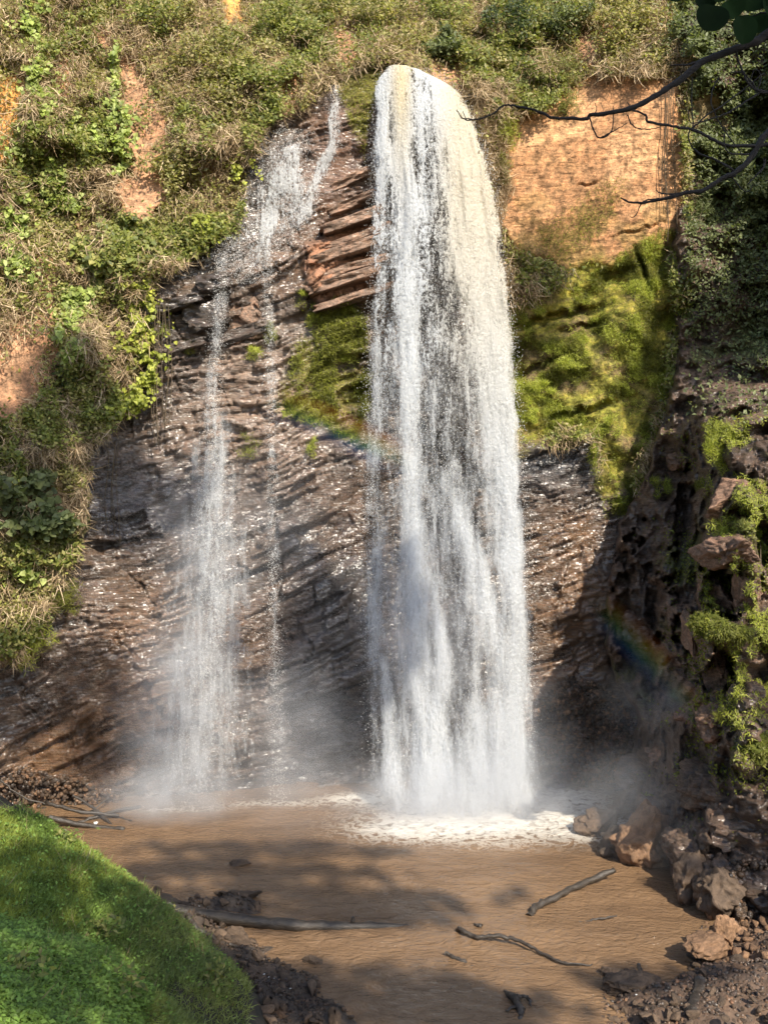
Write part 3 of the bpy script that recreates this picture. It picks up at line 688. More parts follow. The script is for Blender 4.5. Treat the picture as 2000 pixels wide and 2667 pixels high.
# ------------------------------------------------------------------ waterfalls
def fall_material(name, tint=(.80, .84, .89), grain=1.0):
    m, n, b, L = newmat(name)
    ua = N(n, 'ShaderNodeAttribute', attribute_name='flow'); de = N(n, 'ShaderNodeAttribute', attribute_name='dens')
    cr = N(n, 'ShaderNodeAttribute', attribute_name='cream'); so = N(n, 'ShaderNodeAttribute', attribute_name='soft')
    m1 = N(n, 'ShaderNodeMapping'); m1.inputs['Scale'].default_value = (1, .55, 1); L.new(ua.outputs['Vector'], m1.inputs[0])
    sp = noise_node(n, 15 * grain, 4, .75, m1.outputs[0], .3)
    m2 = N(n, 'ShaderNodeMapping'); m2.inputs['Scale'].default_value = (3.2, .5, 1); L.new(ua.outputs['Vector'], m2.inputs[0])
    st = noise_node(n, 1.3, 4, .6, m2.outputs[0], .4)
    m3 = N(n, 'ShaderNodeMapping'); m3.inputs['Scale'].default_value = (1, .45, 1); L.new(ua.outputs['Vector'], m3.inputs[0])
    cl = noise_node(n, 2.2, 5, .65, m3.outputs[0], .6)
    v = mathn(n, 'ADD', sp.outputs['Fac'], mathn(n, 'MULTIPLY', mathn(n, 'SUBTRACT', de.outputs['Fac'], .5), .40))
    v = mathn(n, 'ADD', v, mathn(n, 'MULTIPLY', mathn(n, 'SUBTRACT', st.outputs['Fac'], .5), .8))
    v = mathn(n, 'ADD', v, mathn(n, 'MULTIPLY', mathn(n, 'SUBTRACT', cl.outputs['Fac'], .5), .6))
    hard = mapr(n, v, .50, .60, 0, 1); v2_ = mathn(n, 'SUBTRACT', v, mathn(n, 'MULTIPLY', mathn(n, 'SUBTRACT', sp.outputs['Fac'], .5), .55)); soft = mapr(n, v2_, .37, .76, 0, .78)
    x = N(n, 'ShaderNodeMix', data_type='FLOAT'); L.new(so.outputs['Fac'], x.inputs[0]); L.new(hard, x.inputs[2]); L.new(soft, x.inputs[3])
    al = mathn(n, 'MULTIPLY', x.outputs[0], mapr(n, de.outputs['Fac'], 0.02, .2, 0, 1))
    c = mixc(n, cr.outputs['Fac'], tint, (.86, .72, .46))
    df = N(n, 'ShaderNodeBsdfDiffuse'); L.new(c, df.inputs['Color'])
    tr = N(n, 'ShaderNodeBsdfTranslucent'); L.new(c, tr.inputs['Color'])
    ms = N(n, 'ShaderNodeMixShader'); ms.inputs[0].default_value = .35; L.new(df.outputs[0], ms.inputs[1]); L.new(tr.outputs[0], ms.inputs[2])
    tp = N(n, 'ShaderNodeBsdfTransparent'); m4 = N(n, 'ShaderNodeMixShader'); L.new(al, m4.inputs[0]); L.new(tp.outputs[0], m4.inputs[1]); L.new(ms.outputs[0], m4.inputs[2])
    bp = N(n, 'ShaderNodeBump'); bp.inputs['Distance'].default_value = .25; bp.inputs['Strength'].default_value = .8; L.new(v, bp.inputs['Height'])
    L.new(bp.outputs[0], df.inputs['Normal'])
    L.new(m4.outputs[0], n.nodes['Material Output'].inputs['Surface'])
    return m
M_fall = fall_material('falling_water')
M_drop = None
def drop_material():
    m, n, b, L = newmat('water_drops')
    b.inputs['Base Color'].default_value = (.88, .86, .82, 1); b.inputs['Roughness'].default_value = .3
    return m
M_drop = drop_material()

FL = [(165, 1000), (200, 988), (250, 975), (400, 968), (600, 968), (900, 960), (1200, 948), (1500, 945), (1800, 950), (2000, 960), (2130, 955)]
FR = [(165, 1110), (180, 1150), (200, 1172), (240, 1205), (300, 1235), (450, 1280), (600, 1298), (800, 1328), (1100, 1352), (1400, 1375), (1700, 1390), (2000, 1388), (2130, 1420)]
FD = [(160, 26.6), (185, 26.2), (220, 25.85), (300, 25.55), (450, 25.2), (700, 24.85), (1000, 24.55), (1400, 24.2), (1800, 23.75), (2130, 23.2)]
STREAMS = [
    [(165, 1042, 26, 1), (400, 1045, 26, 1), (600, 1060, 30, .9), (800, 1060, 30, .8), (1000, 1060, 28, .8), (1200, 1070, 30, .7), (1450, 1080, 30, .9), (1650, 1080, 50, .85), (1850, 1110, 40, .9), (2130, 1130, 70, .9)],
    [(165, 1120, 40, 1), (250, 1160, 50, 1), (400, 1200, 58, 1), (600, 1225, 66, 1), (800, 1270, 55, 1), (1000, 1290, 55, 1), (1200, 1312, 50, 1), (1500, 1342, 45, 1), (1700, 1352, 50, 1), (1900, 1345, 60, 1), (2130, 1330, 90, 1)],
    [(190, 1000, 20, .9), (400, 992, 22, .8), (700, 985, 24, .35), (1000, 973, 20, .5), (1300, 960, 18, .7), (1500, 968, 30, .9), (1800, 966, 24, .85), (1960, 972, 22, .7), (2130, 975, 20, .4)],
    [(1150, 1150, 20, .0), (1230, 1160, 22, .5), (1350, 1192, 26, .8), (1550, 1262, 36, .9), (1700, 1300, 40, .8), (1900, 1330, 40, .5)],
    [(1450, 1125, 14, .0), (1550, 1132, 15, .8), (1700, 1148, 18, .95), (1900, 1130, 40, .9), (2130, 1120, 60, 1)],
    [(1550, 1232, 10, .0), (1620, 1234, 12, .6), (1800, 1242, 15, .6), (2130, 1250, 45, .9)],
    [(1650, 975, 8, .0), (1720, 995, 14, .8), (1850, 1012, 20, .85), (2130, 1020, 40, .85)],
    [(165, 1090, 12, .8), (400, 1098, 14, .55), (800, 1110, 16, .3), (1100, 1120, 14, .1)]]
def fall_density(px, py):
    d = 0.38 + 0.06 * sstep(700, 300, py) - .11 * sstep(900, 1300, py) + .12 * sstep(1800, 2080, py)
    d = d - .10 * sstep(300, 700, py) * (px < 1040)
    out = d + 0 * px
    for s in STREAMS:
        a = np.array(s, float)
        cx = np.interp(py, a[:, 0], a[:, 1]); ww = np.interp(py, a[:, 0], a[:, 2]); am = np.interp(py, a[:, 0], a[:, 3], left=0)
        out = np.maximum(out, d + (am - d * .5) * np.exp(-((px - cx) / ww) ** 2))
    out = out + .22 * sstep(1850, 2080, py) * sstep(1000, 1100, px)
    return out
main_fall = empty('waterfall', P(1170, 2120, 23.2), 'wide main waterfall plunging from the notch in the cliff top into the pool', 'waterfall')
for li in range(3):
    nu, nv = 110, 420
    u, v = np.meshgrid(np.linspace(-.02, 1.02, nu), np.linspace(0, 1, nv))
    topy = np.interp(u, [-.02, .03, .12, .25, .45, .62, .78, .9, 1.02], [215, 195, 172, 168, 170, 180, 200, 222, 260])
    py = topy + (v ** 1.1) * (2135 - topy)
    lf = interp(FL, py, 1); rt = interp(FR, py, 1)
    px = lf + u * (rt - lf) + (noise(u * 7, py / 160., 0, 140 + li) - .5) * 9
    dep = interp(FD, py + (200 - topy) * sstep(400, 200, py), 1) - .35 * np.sin(np.pi * np.clip(u, 0, 1)) + li * .28
    dep = dep + (fbm(u * 9, py / 260. , li * 3.7, 3, 141) - .5) * .5 * sstep(180, 500, py) + .8 * sstep(.85, 1.02, u) * sstep(300, 170, py - topy + 170)
    fw = .08 + .10 * sstep(900, 1700, py); edge = sstep(-.02, -.02 + fw, u + .05 * (noise(u * 3, py / 60., li, 147) - .5)) * sstep(1.02, 1.02 - fw * .7, u + .05 * (noise(u * 3, py / 50., li, 148) - .5))
    den = fall_density(px, py) * (.35 + .65 * edge) - (1 - edge) * .25
    if li: den = den - .10
    den = den * sstep(2165, 2085, py + 60 * noise(px / 22., li, py / 90., 144))
    cream = np.clip(.85 * blob(px, py, 1045, 200, 28, 220) + .6 * sstep(1400, 300, py) * sstep(1100, 1200, px) + .05, 0, 1)
    soft = .12 + sstep(500, 1350, py) * .83 + 0 * px
    p = P(px, py, dep)
    o = mk('water_curtain', p.reshape(-1, 3), gridfaces(nv, nu), M_fall, attrs={'dens': np.clip(den, 0, 1.5), 'cream': cream, 'soft': soft},
           uv=np.stack([p[..., 0] + li * 31.7, p[..., 2] + li * 11.3], -1).reshape(-1, 2), smooth=True)
    attach(o, main_fall)

TET = np.array([[0, 0, 1], [.94, 0, -.33], [-.47, .82, -.33], [-.47, -.82, -.33]]); TETF = np.array([[0, 1, 2], [0, 2, 3], [0, 3, 1], [1, 3, 2]])
def drops(name, p, r, par, stretch=2.0):
    n = len(p); q = nrm(RNG.normal(size=(n, 3)))
    a = RNG.uniform(0, 6.28, n); c, s = np.cos(a), np.sin(a)
    v = TET[None] * r[:, None, None]
    x = v[..., 0] * c[:, None] - v[..., 1] * s[:, None]; y = v[..., 0] * s[:, None] + v[..., 1] * c[:, None]
    v = np.stack([x, y, v[..., 2] * stretch], -1) + p[:, None]
    f = TETF[None] + (np.arange(n) * 4)[:, None, None]
    o = mk(name, v.reshape(-1, 3), f.reshape(-1, 3), M_drop)
    o['kind'] = 'stuff'
    if par is not None: attach(o, par)
    return o
n = 120000
py = RNG.uniform(175, 2130, n); lf = interp(FL, py, 1); rt = interp(FR, py, 1)
uu = RNG.uniform(-.03, 1.03, n); px = lf + uu * (rt - lf) + RNG.normal(size=n) * 8
keep = RNG.uniform(0, 1, n) < np.clip(fall_density(px, py) * .9, .1, 1) * sstep(2400, 900, py) * sstep(160, 420, py - np.abs(px - 1050) * .3 + 60)
px, py, uu = px[keep], py[keep], np.clip(uu[keep], 0, 1)
dep = interp(FD, py, 1) - .35 * np.sin(np.pi * uu) + RNG.uniform(-.45, .7, len(px))
drops('spray', P(px, py, dep), RNG.uniform(.004, .0105, len(px)), main_fall)

def side_fall(rows, name, label, off, dens0, n_drop, fall=None, nu=26, seed=0, soft=.3, group=None, cream=.12, pushed=None):
    """rows: (py, left px, right px, density)"""
    a = np.array(rows, float); nv = max(12, int((a[-1, 0] - a[0, 0]) / 5))
    u, py = np.meshgrid(np.linspace(0, 1, nu), np.linspace(a[0, 0], a[-1, 0], nv))
    lf = np.interp(py, a[:, 0], a[:, 1]); rt = np.interp(py, a[:, 0], a[:, 2]); dn = np.interp(py, a[:, 0], a[:, 3])
    px = lf + u * (rt - lf)
    if pushed is None:
        dep = .5 * np.min([cliff_depth(px + dx, py + dy) for dx, dy in ((0, 0), (10, 0), (-10, 0), (0, 10), (0, -10), (6, -18), (-6, 18))], 0) + .5 * np.mean([cliff_depth(px + dx, py + dy) for dx, dy in ((0, 0), (20, 0), (-20, 0), (0, 20), (0, -20))], 0) - off
    else:
        dep = np.interp(py, [r[0] for r in pushed], [r[1] for r in pushed]) + 0 * px
    edge = np.sin(np.pi * u) ** 1.2
    den = dn * edge * dens0 * sstep(0, 45, py - a[0, 0] - 45 * noise(px / 16., 0 * px + seed, 0, 149)) * sstep(0, 110, a[-1, 0] + 10 - py - 70 * noise(px / 14., 0 * px + seed, 0, 150) * (a[-1, 0] > 2000))
    p = P(px, py, dep)
    e = empty('waterfall', p[-1, nu // 2], label, 'waterfall', group)
    o = mk('water_sheet', p.reshape(-1, 3), gridfaces(nv, nu), M_fall, attrs={'dens': np.clip(den, 0, 1.5), 'cream': 0 * px + cream, 'soft': soft + .0 * px},
           uv=np.stack([p[..., 0] + seed * 7.7, p[..., 2]], -1).reshape(-1, 2), smooth=True); attach(o, e)
    if n_drop:
        yy = RNG.uniform(a[0, 0], a[-1, 0], n_drop); l2 = np.interp(yy, a[:, 0], a[:, 1]); r2 = np.interp(yy, a[:, 0], a[:, 2])
        xx = (l2 + r2) / 2 + RNG.normal(size=n_drop) * (r2 - l2) * .24
        dd = (cliff_depth(xx, yy) - off if pushed is None else np.interp(yy, [r[0] for r in pushed], [r[1] for r in pushed])) - RNG.uniform(.05, .35, n_drop)
        drops('spray', P(xx, yy, dd), RNG.uniform(.004, .009, n_drop), e)
    return e
side_fall([(222, 862, 888, 1.0), (300, 852, 890, .9), (380, 845, 895, .9), (420, 815, 875, 1.0), (480, 790, 850, 1.0), (560, 755, 825, .8), (600, 690, 800, .7), (640, 650, 760, .4)],
          'chute', 'narrow white chute sliding down the rock left of the main fall', .12, 1.0, 2200, seed=1)
side_fall([(335, 700, 810, .45), (380, 670, 835, .75), (440, 655, 840, .8), (520, 620, 835, .8), (570, 600, 810, .8), (620, 580, 790, .6), (680, 560, 740, .5), (740, 550, 720, .2)],
          'veil', 'broad lacy veil of water draped over the stepped rock at upper left', .13, .9, 7000, nu=50, seed=2)
side_fall([(615, 575, 640, .0), (660, 560, 618, .7), (700, 558, 600, .7), (800, 550, 598, .55), (950, 535, 590, .5), (1100, 525, 585, .6), (1200, 515, 600, .8), (1300, 490, 615, .6), (1500, 500, 625, .62), (1700, 470, 610, .58), (1900, 420, 600, .5), (2110, 400, 600, .45)],
          'strand', 'long spraying strand at far left ending in pale mist on the pool', .3, .8, 9000, nu=34, seed=3, soft=.75, pushed=[(615, 24.7), (800, 24.5), (1000, 24.4), (1300, 24.0), (1700, 23.6), (2110, 23.3)])
side_fall([(590, 670, 705, .0), (620, 672, 707, .7), (700, 680, 712, .6), (900, 685, 722, .5), (1200, 690, 730, .45), (1500, 690, 735, .4), (1800, 690, 745, .35), (2095, 690, 760, .4)],
          'strand', 'thin broken strand of drops between the far left strand and the main fall', .3, .6, 5000, nu=20, seed=4, soft=.6, pushed=[(590, 25.0), (800, 24.9), (1300, 24.6), (2095, 24.2)])
side_fall([(1000, 520, 600, .0), (1200, 480, 640, .55), (1450, 440, 680, .62), (1700, 390, 690, .66), (1950, 350, 700, .66), (2112, 320, 710, .6)],
          'veil', 'wide pale veil of drifting spray fanning out below the far left strand', .3, .95, 0, nu=40, seed=6, soft=1.0, pushed=[(1000, 24.6), (1300, 24.2), (1700, 23.8), (2112, 23.5)])
side_fall([(1380, 500, 512, .0), (1395, 503, 521, .9), (1430, 512, 532, .9), (1490, 524, 544, .6), (1560, 532, 552, .2)],
          'rill', 'short bright rill leaping off a ledge beside the far left strand', .2, 1.0, 500, nu=8, seed=5)

# ------------------------------------------------------------------ vegetation
def leaf_batch(pos, nrml, dirv, L, W, C, shape='small'):
    """pos base of leaf, nrml leaf normal, dirv growth direction"""
    nrml = nrm(nrml); dirv = nrm(dirv - (dirv * nrml).sum(-1, keepdims=True) * nrml); B = np.cross(nrml, dirv)
    L = L[:, None]; W = W[:, None]
    if shape == 'small':
        v = np.stack([pos, pos + dirv * L * .45 + B * W * .5 + nrml * W * .18, pos + dirv * L, pos + dirv * L * .45 - B * W * .5 + nrml * W * .18], 1)
        f = np.array([[0, 1, 2], [0, 2, 3]]); k = 4
    elif shape == 'heart':
        v = np.stack([pos, pos + dirv * L * .12 + B * W * .5 + nrml * W * .12, pos + dirv * L * .6 + B * W * .40 + nrml * W * .08, pos + dirv * L - nrml * L * .1,
                      pos + dirv * L * .6 - B * W * .40 + nrml * W * .08, pos + dirv * L * .12 - B * W * .5 + nrml * W * .12], 1)
        f = np.array([[0, 1, 2], [0, 2, 3], [0, 3, 4], [0, 4, 5]]); k = 6
    else:       # blade, bent
        v = np.stack([pos - B * W * .5, pos + B * W * .5, pos + dirv * L * .55 + B * W * .3 + nrml * L * .05, pos + dirv * L * .55 - B * W * .3 + nrml * L * .05, pos + dirv * L + nrml * L * .28], 1)
        f = np.array([[0, 1, 2], [0, 2, 3], [3, 2, 4]]); k = 5
    n = len(pos)
    F_ = (f[None] + (np.arange(n) * k)[:, None, None]).reshape(-1, 3)
    return v.reshape(-1, 3), F_, np.repeat(C, k, 0)
class Bag:
    def __init__(s): s.v = []; s.f = []; s.c = []; s.n = 0
    def add(s, t):
        s.v.append(t[0]); s.f.append(t[1] + s.n); s.c.append(t[2]); s.n += len(t[0])
    def out(s, name, mat, par=None):
        o = mk(name, np.concatenate(s.v), np.concatenate(s.f), mat, col=np.concatenate(s.c))
        if par is not None: attach(o, par)
        return o
PAL = {
    'olive': [(.27, .25, .08), (.34, .30, .11), (.17, .17, .055), (.40, .33, .17), (.32, .32, .09)],
    'green': [(.20, .225, .055), (.26, .275, .065), (.13, .155, .04), (.31, .29, .10)],
    'ivy': [(.28, .34, .08), (.36, .42, .11), (.19, .24, .055), (.42, .47, .16)],
    'lime': [(.34, .37, .06), (.42, .43, .08), (.26, .29, .045)],
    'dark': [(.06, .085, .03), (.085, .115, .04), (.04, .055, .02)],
    'dry': [(.42, .32, .20), (.52, .40, .26), (.31, .22, .13), (.20, .14, .085)],
    'sage': [(.15, .175, .07), (.19, .215, .09), (.11, .13, .055)],
    'moss': [(.19, .20, .035), (.25, .26, .04), (.13, .13, .03)]}
def pal(name, n, jit=.25):
    a = np.array(PAL[name]); return a[RNG.integers(len(a), size=n)] * RNG.uniform(1 - jit, 1 + jit, (n, 1))
OUT = np.array([.10, -.75, .45])
def rdir(n, bias, spread):
    return nrm(np.array(bias)[None] + RNG.normal(size=(n, 3)) * spread)

def mat_scatter(name, cand, depthf, n, size, palette, shape='small', lift=(.0, .45), mat=None, dirb=(0, -.2, .3), dsp=.8, clump=1.0, aspect=.55, label=None, par=None, seed=0):
    """n leaves spread by the weight function cand(px,py) over a face"""
    got = []; tot = 0; g = np.random.default_rng(900 + seed)
    box, wf = cand
    while tot < n:
        x = g.uniform(box[0], box[2], n * 2); y = g.uniform(box[1], box[3], n * 2)
        k = g.uniform(0, 1, n * 2) < wf(x, y); got.append(np.stack([x[k], y[k]], -1)); tot += k.sum()
        if len(got) > 30: break
    q = np.concatenate(got)[:n]; n = len(q)
    lump = fbm(q[:, 0] / 45., q[:, 1] / 45., 0, 3, 150 + seed)
    d = depthf(q[:, 0], q[:, 1]) - (lift[0] + (lift[1] - lift[0]) * lump * 1.6 * g.uniform(0, 1, n) ** .6)
    p = P(q[:, 0], q[:, 1], d)
    L = g.uniform(size[0], size[1], n)
    C = pal(palette, n) if isinstance(palette, str) else palette(q, n)
    b = leaf_batch(p, rdir(n, OUT, .55), rdir(n, dirb, dsp), L, L * aspect, C, shape)
    bag = Bag(); bag.add(b)
    o = bag.out(name, mat or M_leaf, par)
    o['kind'] = 'stuff'
    if label: o['label'] = label
    return o
def veg_w(x, y):
    m = 1 - pmask(x, y, ROCK, 18, 28, 3)
    m = m * (1 - pmask(x, y, SOIL_R, 14, 16, 5)) * (1 - np.clip(pmask(x, y, MOSS_R, 22, 40, 6), 0, 1))
    for q in BARE_L: m = m * (1 - .85 * pmask(x, y, q, 10, 45, 9))
    return m
def dens_n(x, y, seed, a, b, s=90.):
    return sstep(a, b, fbm(x / s, y / s, 0, 4, seed))
M1 = lambda x, y: veg_w(x, y) * (.25 + .75 * dens_n(x, y, 161, .42, .55))
mat_scatter('undergrowth', ((-120, -140, 1800, 1800), M1), cliff_depth, 115000, (.06, .15), 'olive', lift=(0, .55), label='olive scrub covering the slopes above and left of the falls', seed=1)
M2 = lambda x, y: veg_w(x, y) * (.12 + .88 * dens_n(x, y, 162, .45, .58))
mat_scatter('dry_undergrowth', ((-120, -140, 1800, 1800), M2), cliff_depth, 110000, (.12, .55), 'dry', 'blade', (0, .65), M_dry, (.1, -.1, -.8), .5, aspect=.05, label='dry hanging grass and dead stems on the slopes', seed=2)
M3 = lambda x, y: veg_w(x, y) * dens_n(x, y, 163, .47, .60, 120.)
mat_scatter('undergrowth', ((-120, -140, 1800, 1800), M3), cliff_depth, 60000, (.08, .17), 'green', lift=(.1, .75), label='greener leafy patches in the scrub', seed=3)
def dry2(x, y): return pmask(x, y, [(1180, 230), (1300, 260), (1330, 500), (1300, 620), (1270, 560), (1230, 350)], 10, 15, 165)
mat_scatter('dry_undergrowth', ((1150, 200, 1400, 660), dry2), cliff_depth, 5000, (.15, .4), 'dry', 'blade', (0, .4), M_dry, (.15, -.2, .6), .5, aspect=.05, label='dry reeds on the ledge right of the lip', seed=4)
def mossw(x, y): return pmask(x, y, MOSS_R, 22, 40, 6) * (.05 + .95 * dens_n(x, y, 166, .47, .58, 60.))
def mosspal(q, n):
    k = fbm(q[:, 0] / 50., q[:, 1] / 50., 0, 3, 167)[:, None]
    a = pal('lime', n); b = pal('moss', n) * .8; return a * sstep(.45, .6, k) + b * (1 - sstep(.45, .6, k))
mat_scatter('moss_grass', ((1300, 590, 1780, 1350), mossw), cliff_depth, 62000, (.05, .13), mosspal, 'blade', (-.03, .15), M_leaf, (0, -.5, -.25), .6, aspect=.14, label='bright hanging moss and grass on the rock face right of the main fall', seed=5)
def mossc(x, y): return pmask(x, y, MOSS_C, 25, 45, 7) * (.1 + .9 * dens_n(x, y, 168, .42, .56, 50.))
mat_scatter('moss_grass', ((700, 770, 980, 1150), mossc), cliff_depth, 16000, (.05, .13), 'moss', 'blade', (-.03, .2), M_leaf, (0, -.5, -.1), .6, aspect=.2, label='mossy plants hanging from the ledges left of the main fall', seed=6)
mat_scatter('moss_grass', ((860, 140, 1010, 430), lambda x, y: pmask(x, y, MOSS_L, 8, 12, 8)), cliff_depth, 3500, (.04, .10), 'moss', 'blade', (-.03, .12), M_dry, (0, -.4, -.5), .6, aspect=.16, label='brown green moss on the hump between the chute and the lip', seed=12)
def orangeg(x, y): return pmask(x, y, [(1320, 640), (1480, 560), (1620, 470), (1600, 520), (1480, 690), (1360, 800), (1330, 780)], 20, 35, 169) * .8
mat_scatter('moss_grass', ((1300, 450, 1650, 820), orangeg), cliff_depth, 7000, (.04, .10), 'moss', 'blade', (-.03, .08), M_dry, (0, -.4, -.6), .5, aspect=.12, label='thin brownish moss on the orange earth face', seed=7)
# vegetation of the right wall
def rw1(x, y): return sstep(1770, 1800, x) * sstep(1150, 900, y) * (.3 + .7 * dens_n(x, y, 171, .42, .55)) * (1 - .75 * sstep(500, 800, y))
mat_scatter('undergrowth', ((1750, -140, 2120, 1150), rw1), right_depth, 32000, (.07, .17), 'sage', lift=(0, .5), label='shaded climbing scrub on the ravine wall', seed=8)
def rw2(x, y): return sstep(.5, .6, fbm(x / 60., y / 60., 0, 4, 172)) * sstep(1000, 1150, y) * sstep(2250, 1800, y) * sstep(1640, 1850, x)
mat_scatter('undergrowth', ((1640, 1000, 2120, 2250), rw2), right_depth, 10000, (.03, .10), 'moss', 'small', (-.03, .15), M_leaf, label='patchy moss and small leaves on the ravine outcrops', seed=9)

def rw3(x, y): return sstep(.46, .56, fbm(x / 45., y / 60., 0, 4, 173)) * sstep(1060, 1110, y) * sstep(2000, 1750, y) * sstep(1815, 1850, x)
mat_scatter('undergrowth', ((1810, 1050, 2120, 2000), rw3), right_depth, 15000, (.04, .12), 'lime', 'blade', (-.02, .25), M_leaf, (0, -.5, -.1), .7, aspect=.16, label='bright moss and hanging grass on the sunlit ravine outcrops', seed=10)
# individual plants -------------------------------------------------------
def shrub(px, py, rx, ry, label, palette='olive', n=900, size=(.07, .15), shape='small', depthf=cliff_depth, out=.35, name='shrub', cat='shrub', group=None, aspect=.55, stems=7, mat=None, droop=0.0):
    d0 = float(depthf(np.array([px]), np.array([py]))[0]); W = rx / F * d0; H = ry / F * d0
    c = P(px, py, d0 - out * .5)
    base = P(px, py + ry * .5, float(depthf(np.array([px]), np.array([py + ry * .5]))[0]))
    e = empty(name, base, label, cat, group)
    # branch skeleton
    g = RNG
    tips = c + nrm(g.normal(size=(stems, 3))) * np.array([W, out, H]) * g.uniform(.45, .95, (stems, 1))
    bag = Bag()
    for t in tips:
        k = 5; s = np.linspace(0, 1, k)[:, None]; mid = (base + t) / 2 + g.normal(size=3) * .15 * H
        pth = (1 - s) ** 2 * base + 2 * s * (1 - s) * mid + s * s * t
        bag.add(tube(pth, np.linspace(.018, .005, k), 4, (.10, .075, .05)))
    bag.out('stem', M_liana, e)
    # leaves in clumps around the tips, uneven outline
    nc = max(6, stems * 3); cc = c + nrm(g.normal(size=(nc, 3))) * np.array([W, out, H]) * g.uniform(.3, 1.0, (nc, 1))
    idx = g.integers(nc, size=n); cr = g.uniform(.22, .5, nc)
    p = cc[idx] + nrm(g.normal(size=(n, 3))) * (g.uniform(.2, 1, (n, 1)) ** .5) * cr[idx][:, None] * np.array([W, max(out, .25), H])
    L = g.uniform(size[0], size[1], n); tone = g.uniform(.75, 1.25, nc)[idx][:, None]
    b = Bag(); b.add(leaf_batch(p, rdir(n, OUT + np.array([0, 0, .15]), .6), rdir(n, (0, -.3, .35 - droop), .8), L, L * aspect, pal(palette, n) * tone, shape))
    b.out('foliage', mat or M_leaf, e)
    return e
def tube(path, rad, k=6, col=(.1, .08, .05)):
    path = np.asarray(path, float); n = len(path); t = nrm(np.gradient(path, axis=0))
    up = np.array([0.13, .3, .95]); a = nrm(np.cross(t, up)); b = np.cross(t, a)
    an = np.linspace(0, 2 * np.pi, k, endpoint=False)
    v = path[:, None] + (a[:, None] * np.cos(an)[None, :, None] + b[:, None] * np.sin(an)[None, :, None]) * np.asarray(rad)[:, None, None]
    i = np.arange(n - 1)[:, None] * k; j = np.arange(k)[None]; j2 = (j + 1) % k
    q = np.stack([(i + j), (i + j2), (i + k + j2), (i + k + j)], -1).reshape(-1, 4)
    f = np.concatenate([q[:, [0, 1, 2]], q[:, [0, 2, 3]]])
    for s_, end in ((0, 0), ((n - 1) * k, 1)):
        ring = np.arange(k) + s_
        cap = np.stack([np.full(k - 2, ring[0]), ring[1:-1], ring[2:]], -1); f = np.concatenate([f, cap])
    return v.reshape(-1, 3), f, np.tile(np.array(col)[None], (n * k, 1))
def ivy(path, wd, label, n_, palette='ivy', size=(.10, .18), name='ivy_curtain', depthf=cliff_depth, lift=.35, cat='climbing plant'):
    n = int(n_ * 1.7); a = np.array(path, float); t = RNG.uniform(0, len(a) - 1, n); i = np.minimum(t.astype(int), len(a) - 2); f = t - i
    ww = np.interp(t, np.arange(len(a)), wd)
    x = a[i, 0] * (1 - f) + a[i + 1, 0] * f + RNG.normal(size=n) * ww * .72; y = a[i, 1] * (1 - f) + a[i + 1, 1] * f + RNG.uniform(-12, 12, n)
    d = depthf(x, y) - lift * RNG.uniform(.5, 1.5, n) * (.6 + .8 * fbm(x / 40., y / 40., 0, 2, 181)) - .1
    base = P(a[0, 0], a[0, 1], float(depthf(a[:1, 0], a[:1, 1])[0]))
    e = empty(name, base, label, cat)
    kp = fbm(x / 22., y / 30., 0, 3, 183) > .44; x, y, d = x[kp], y[kp], d[kp]; n = len(x)
    L = RNG.uniform(size[0] * .7, size[1], n)
    b = Bag(); b.add(leaf_batch(P(x, y, d), rdir(n, (.25, -.8, .5), .35), rdir(n, (0, -.25, -.9), .35), L, L * .95, pal(palette, n, .4), 'heart')); b.out('foliage', M_leaf, e)
    sb = Bag()
    for k in range(3):
        tt = np.linspace(0, len(a) - 1, 14); xx = np.interp(tt, np.arange(len(a)), a[:, 0]) + RNG.normal(size=14) * 5; yy = np.interp(tt, np.arange(len(a)), a[:, 1])
        sb.add(tube(P(xx, yy, depthf(xx, yy) - lift * .7), np.full(14, .012), 4))
    sb.out('stem', M_liana, e)
    return e
ivy([(75, -40), (85, 80), (90, 180), (110, 240), (120, 290)], [30, 32, 34, 28, 14], 'thick bright ivy curtain hanging at the top left corner', 1500)
ivy([(300, 95), (298, 180), (300, 280)], [7, 7, 10], 'thin rope of ivy leaves hanging down the bare pink rock', 170)
ivy([(255, 250), (285, 330), (275, 390), (290, 440)], [45, 42, 40, 22], 'bright yellow green ivy mass below the thin ivy rope', 1500)
ivy([(70, 320), (90, 420), (150, 480), (190, 540)], [40, 44, 40, 25], 'ivy spreading down below the thick ivy curtain', 1300)
ivy([(30, 480), (40, 560), (30, 640), (60, 720)], [35, 38, 30, 20], 'ivy patch at the picture edge above the bare earth', 900)
ivy([(330, 560), (340, 620), (310, 690)], [40, 45, 30], 'ivy clump between the bare ledge and the yellow vines', 900, 'green')
ivy([(210, 740), (195, 820), (190, 900), (175, 930)], [28, 34, 34, 20], 'ivy tongue hanging over the dark round bush', 900)
ivy([(230, 620), (250, 690), (240, 740)], [36, 36, 22], 'ivy clump right of the bare earth', 700, 'green')
ivy([(360, 740), (370, 830), (360, 900), (395, 960)], [24, 38, 42, 20], 'lime coloured vine beside the wet rock edge', 1500, 'lime', (.08, .15))
ivy([(395, 960), (380, 1010), (330, 1060), (300, 1080)], [16, 24, 34, 24], 'lime vine tip trailing over the dark shade', 900, 'lime', (.08, .14))
ivy([(630, 420), (645, 470)], [26, 22], 'small yellow vine beside the veil of water', 350, 'lime', (.07, .13))
ivy([(535, 560), (550, 620)], [28, 20], 'yellow leaves at the left end of the upper ledge', 350, 'lime', (.07, .13))
shrub(380, 60, 90, 80, 'yellow green bush at the top left of the slope', 'green', 2200, out=.7)
shrub(560, 160, 120, 110, 'wide feathery olive bush in the middle of the left slope', 'olive', 3000, out=.8)
shrub(610, 260, 120, 90, 'drooping olive bush just above the veil of water', 'olive', 2600, out=.7)
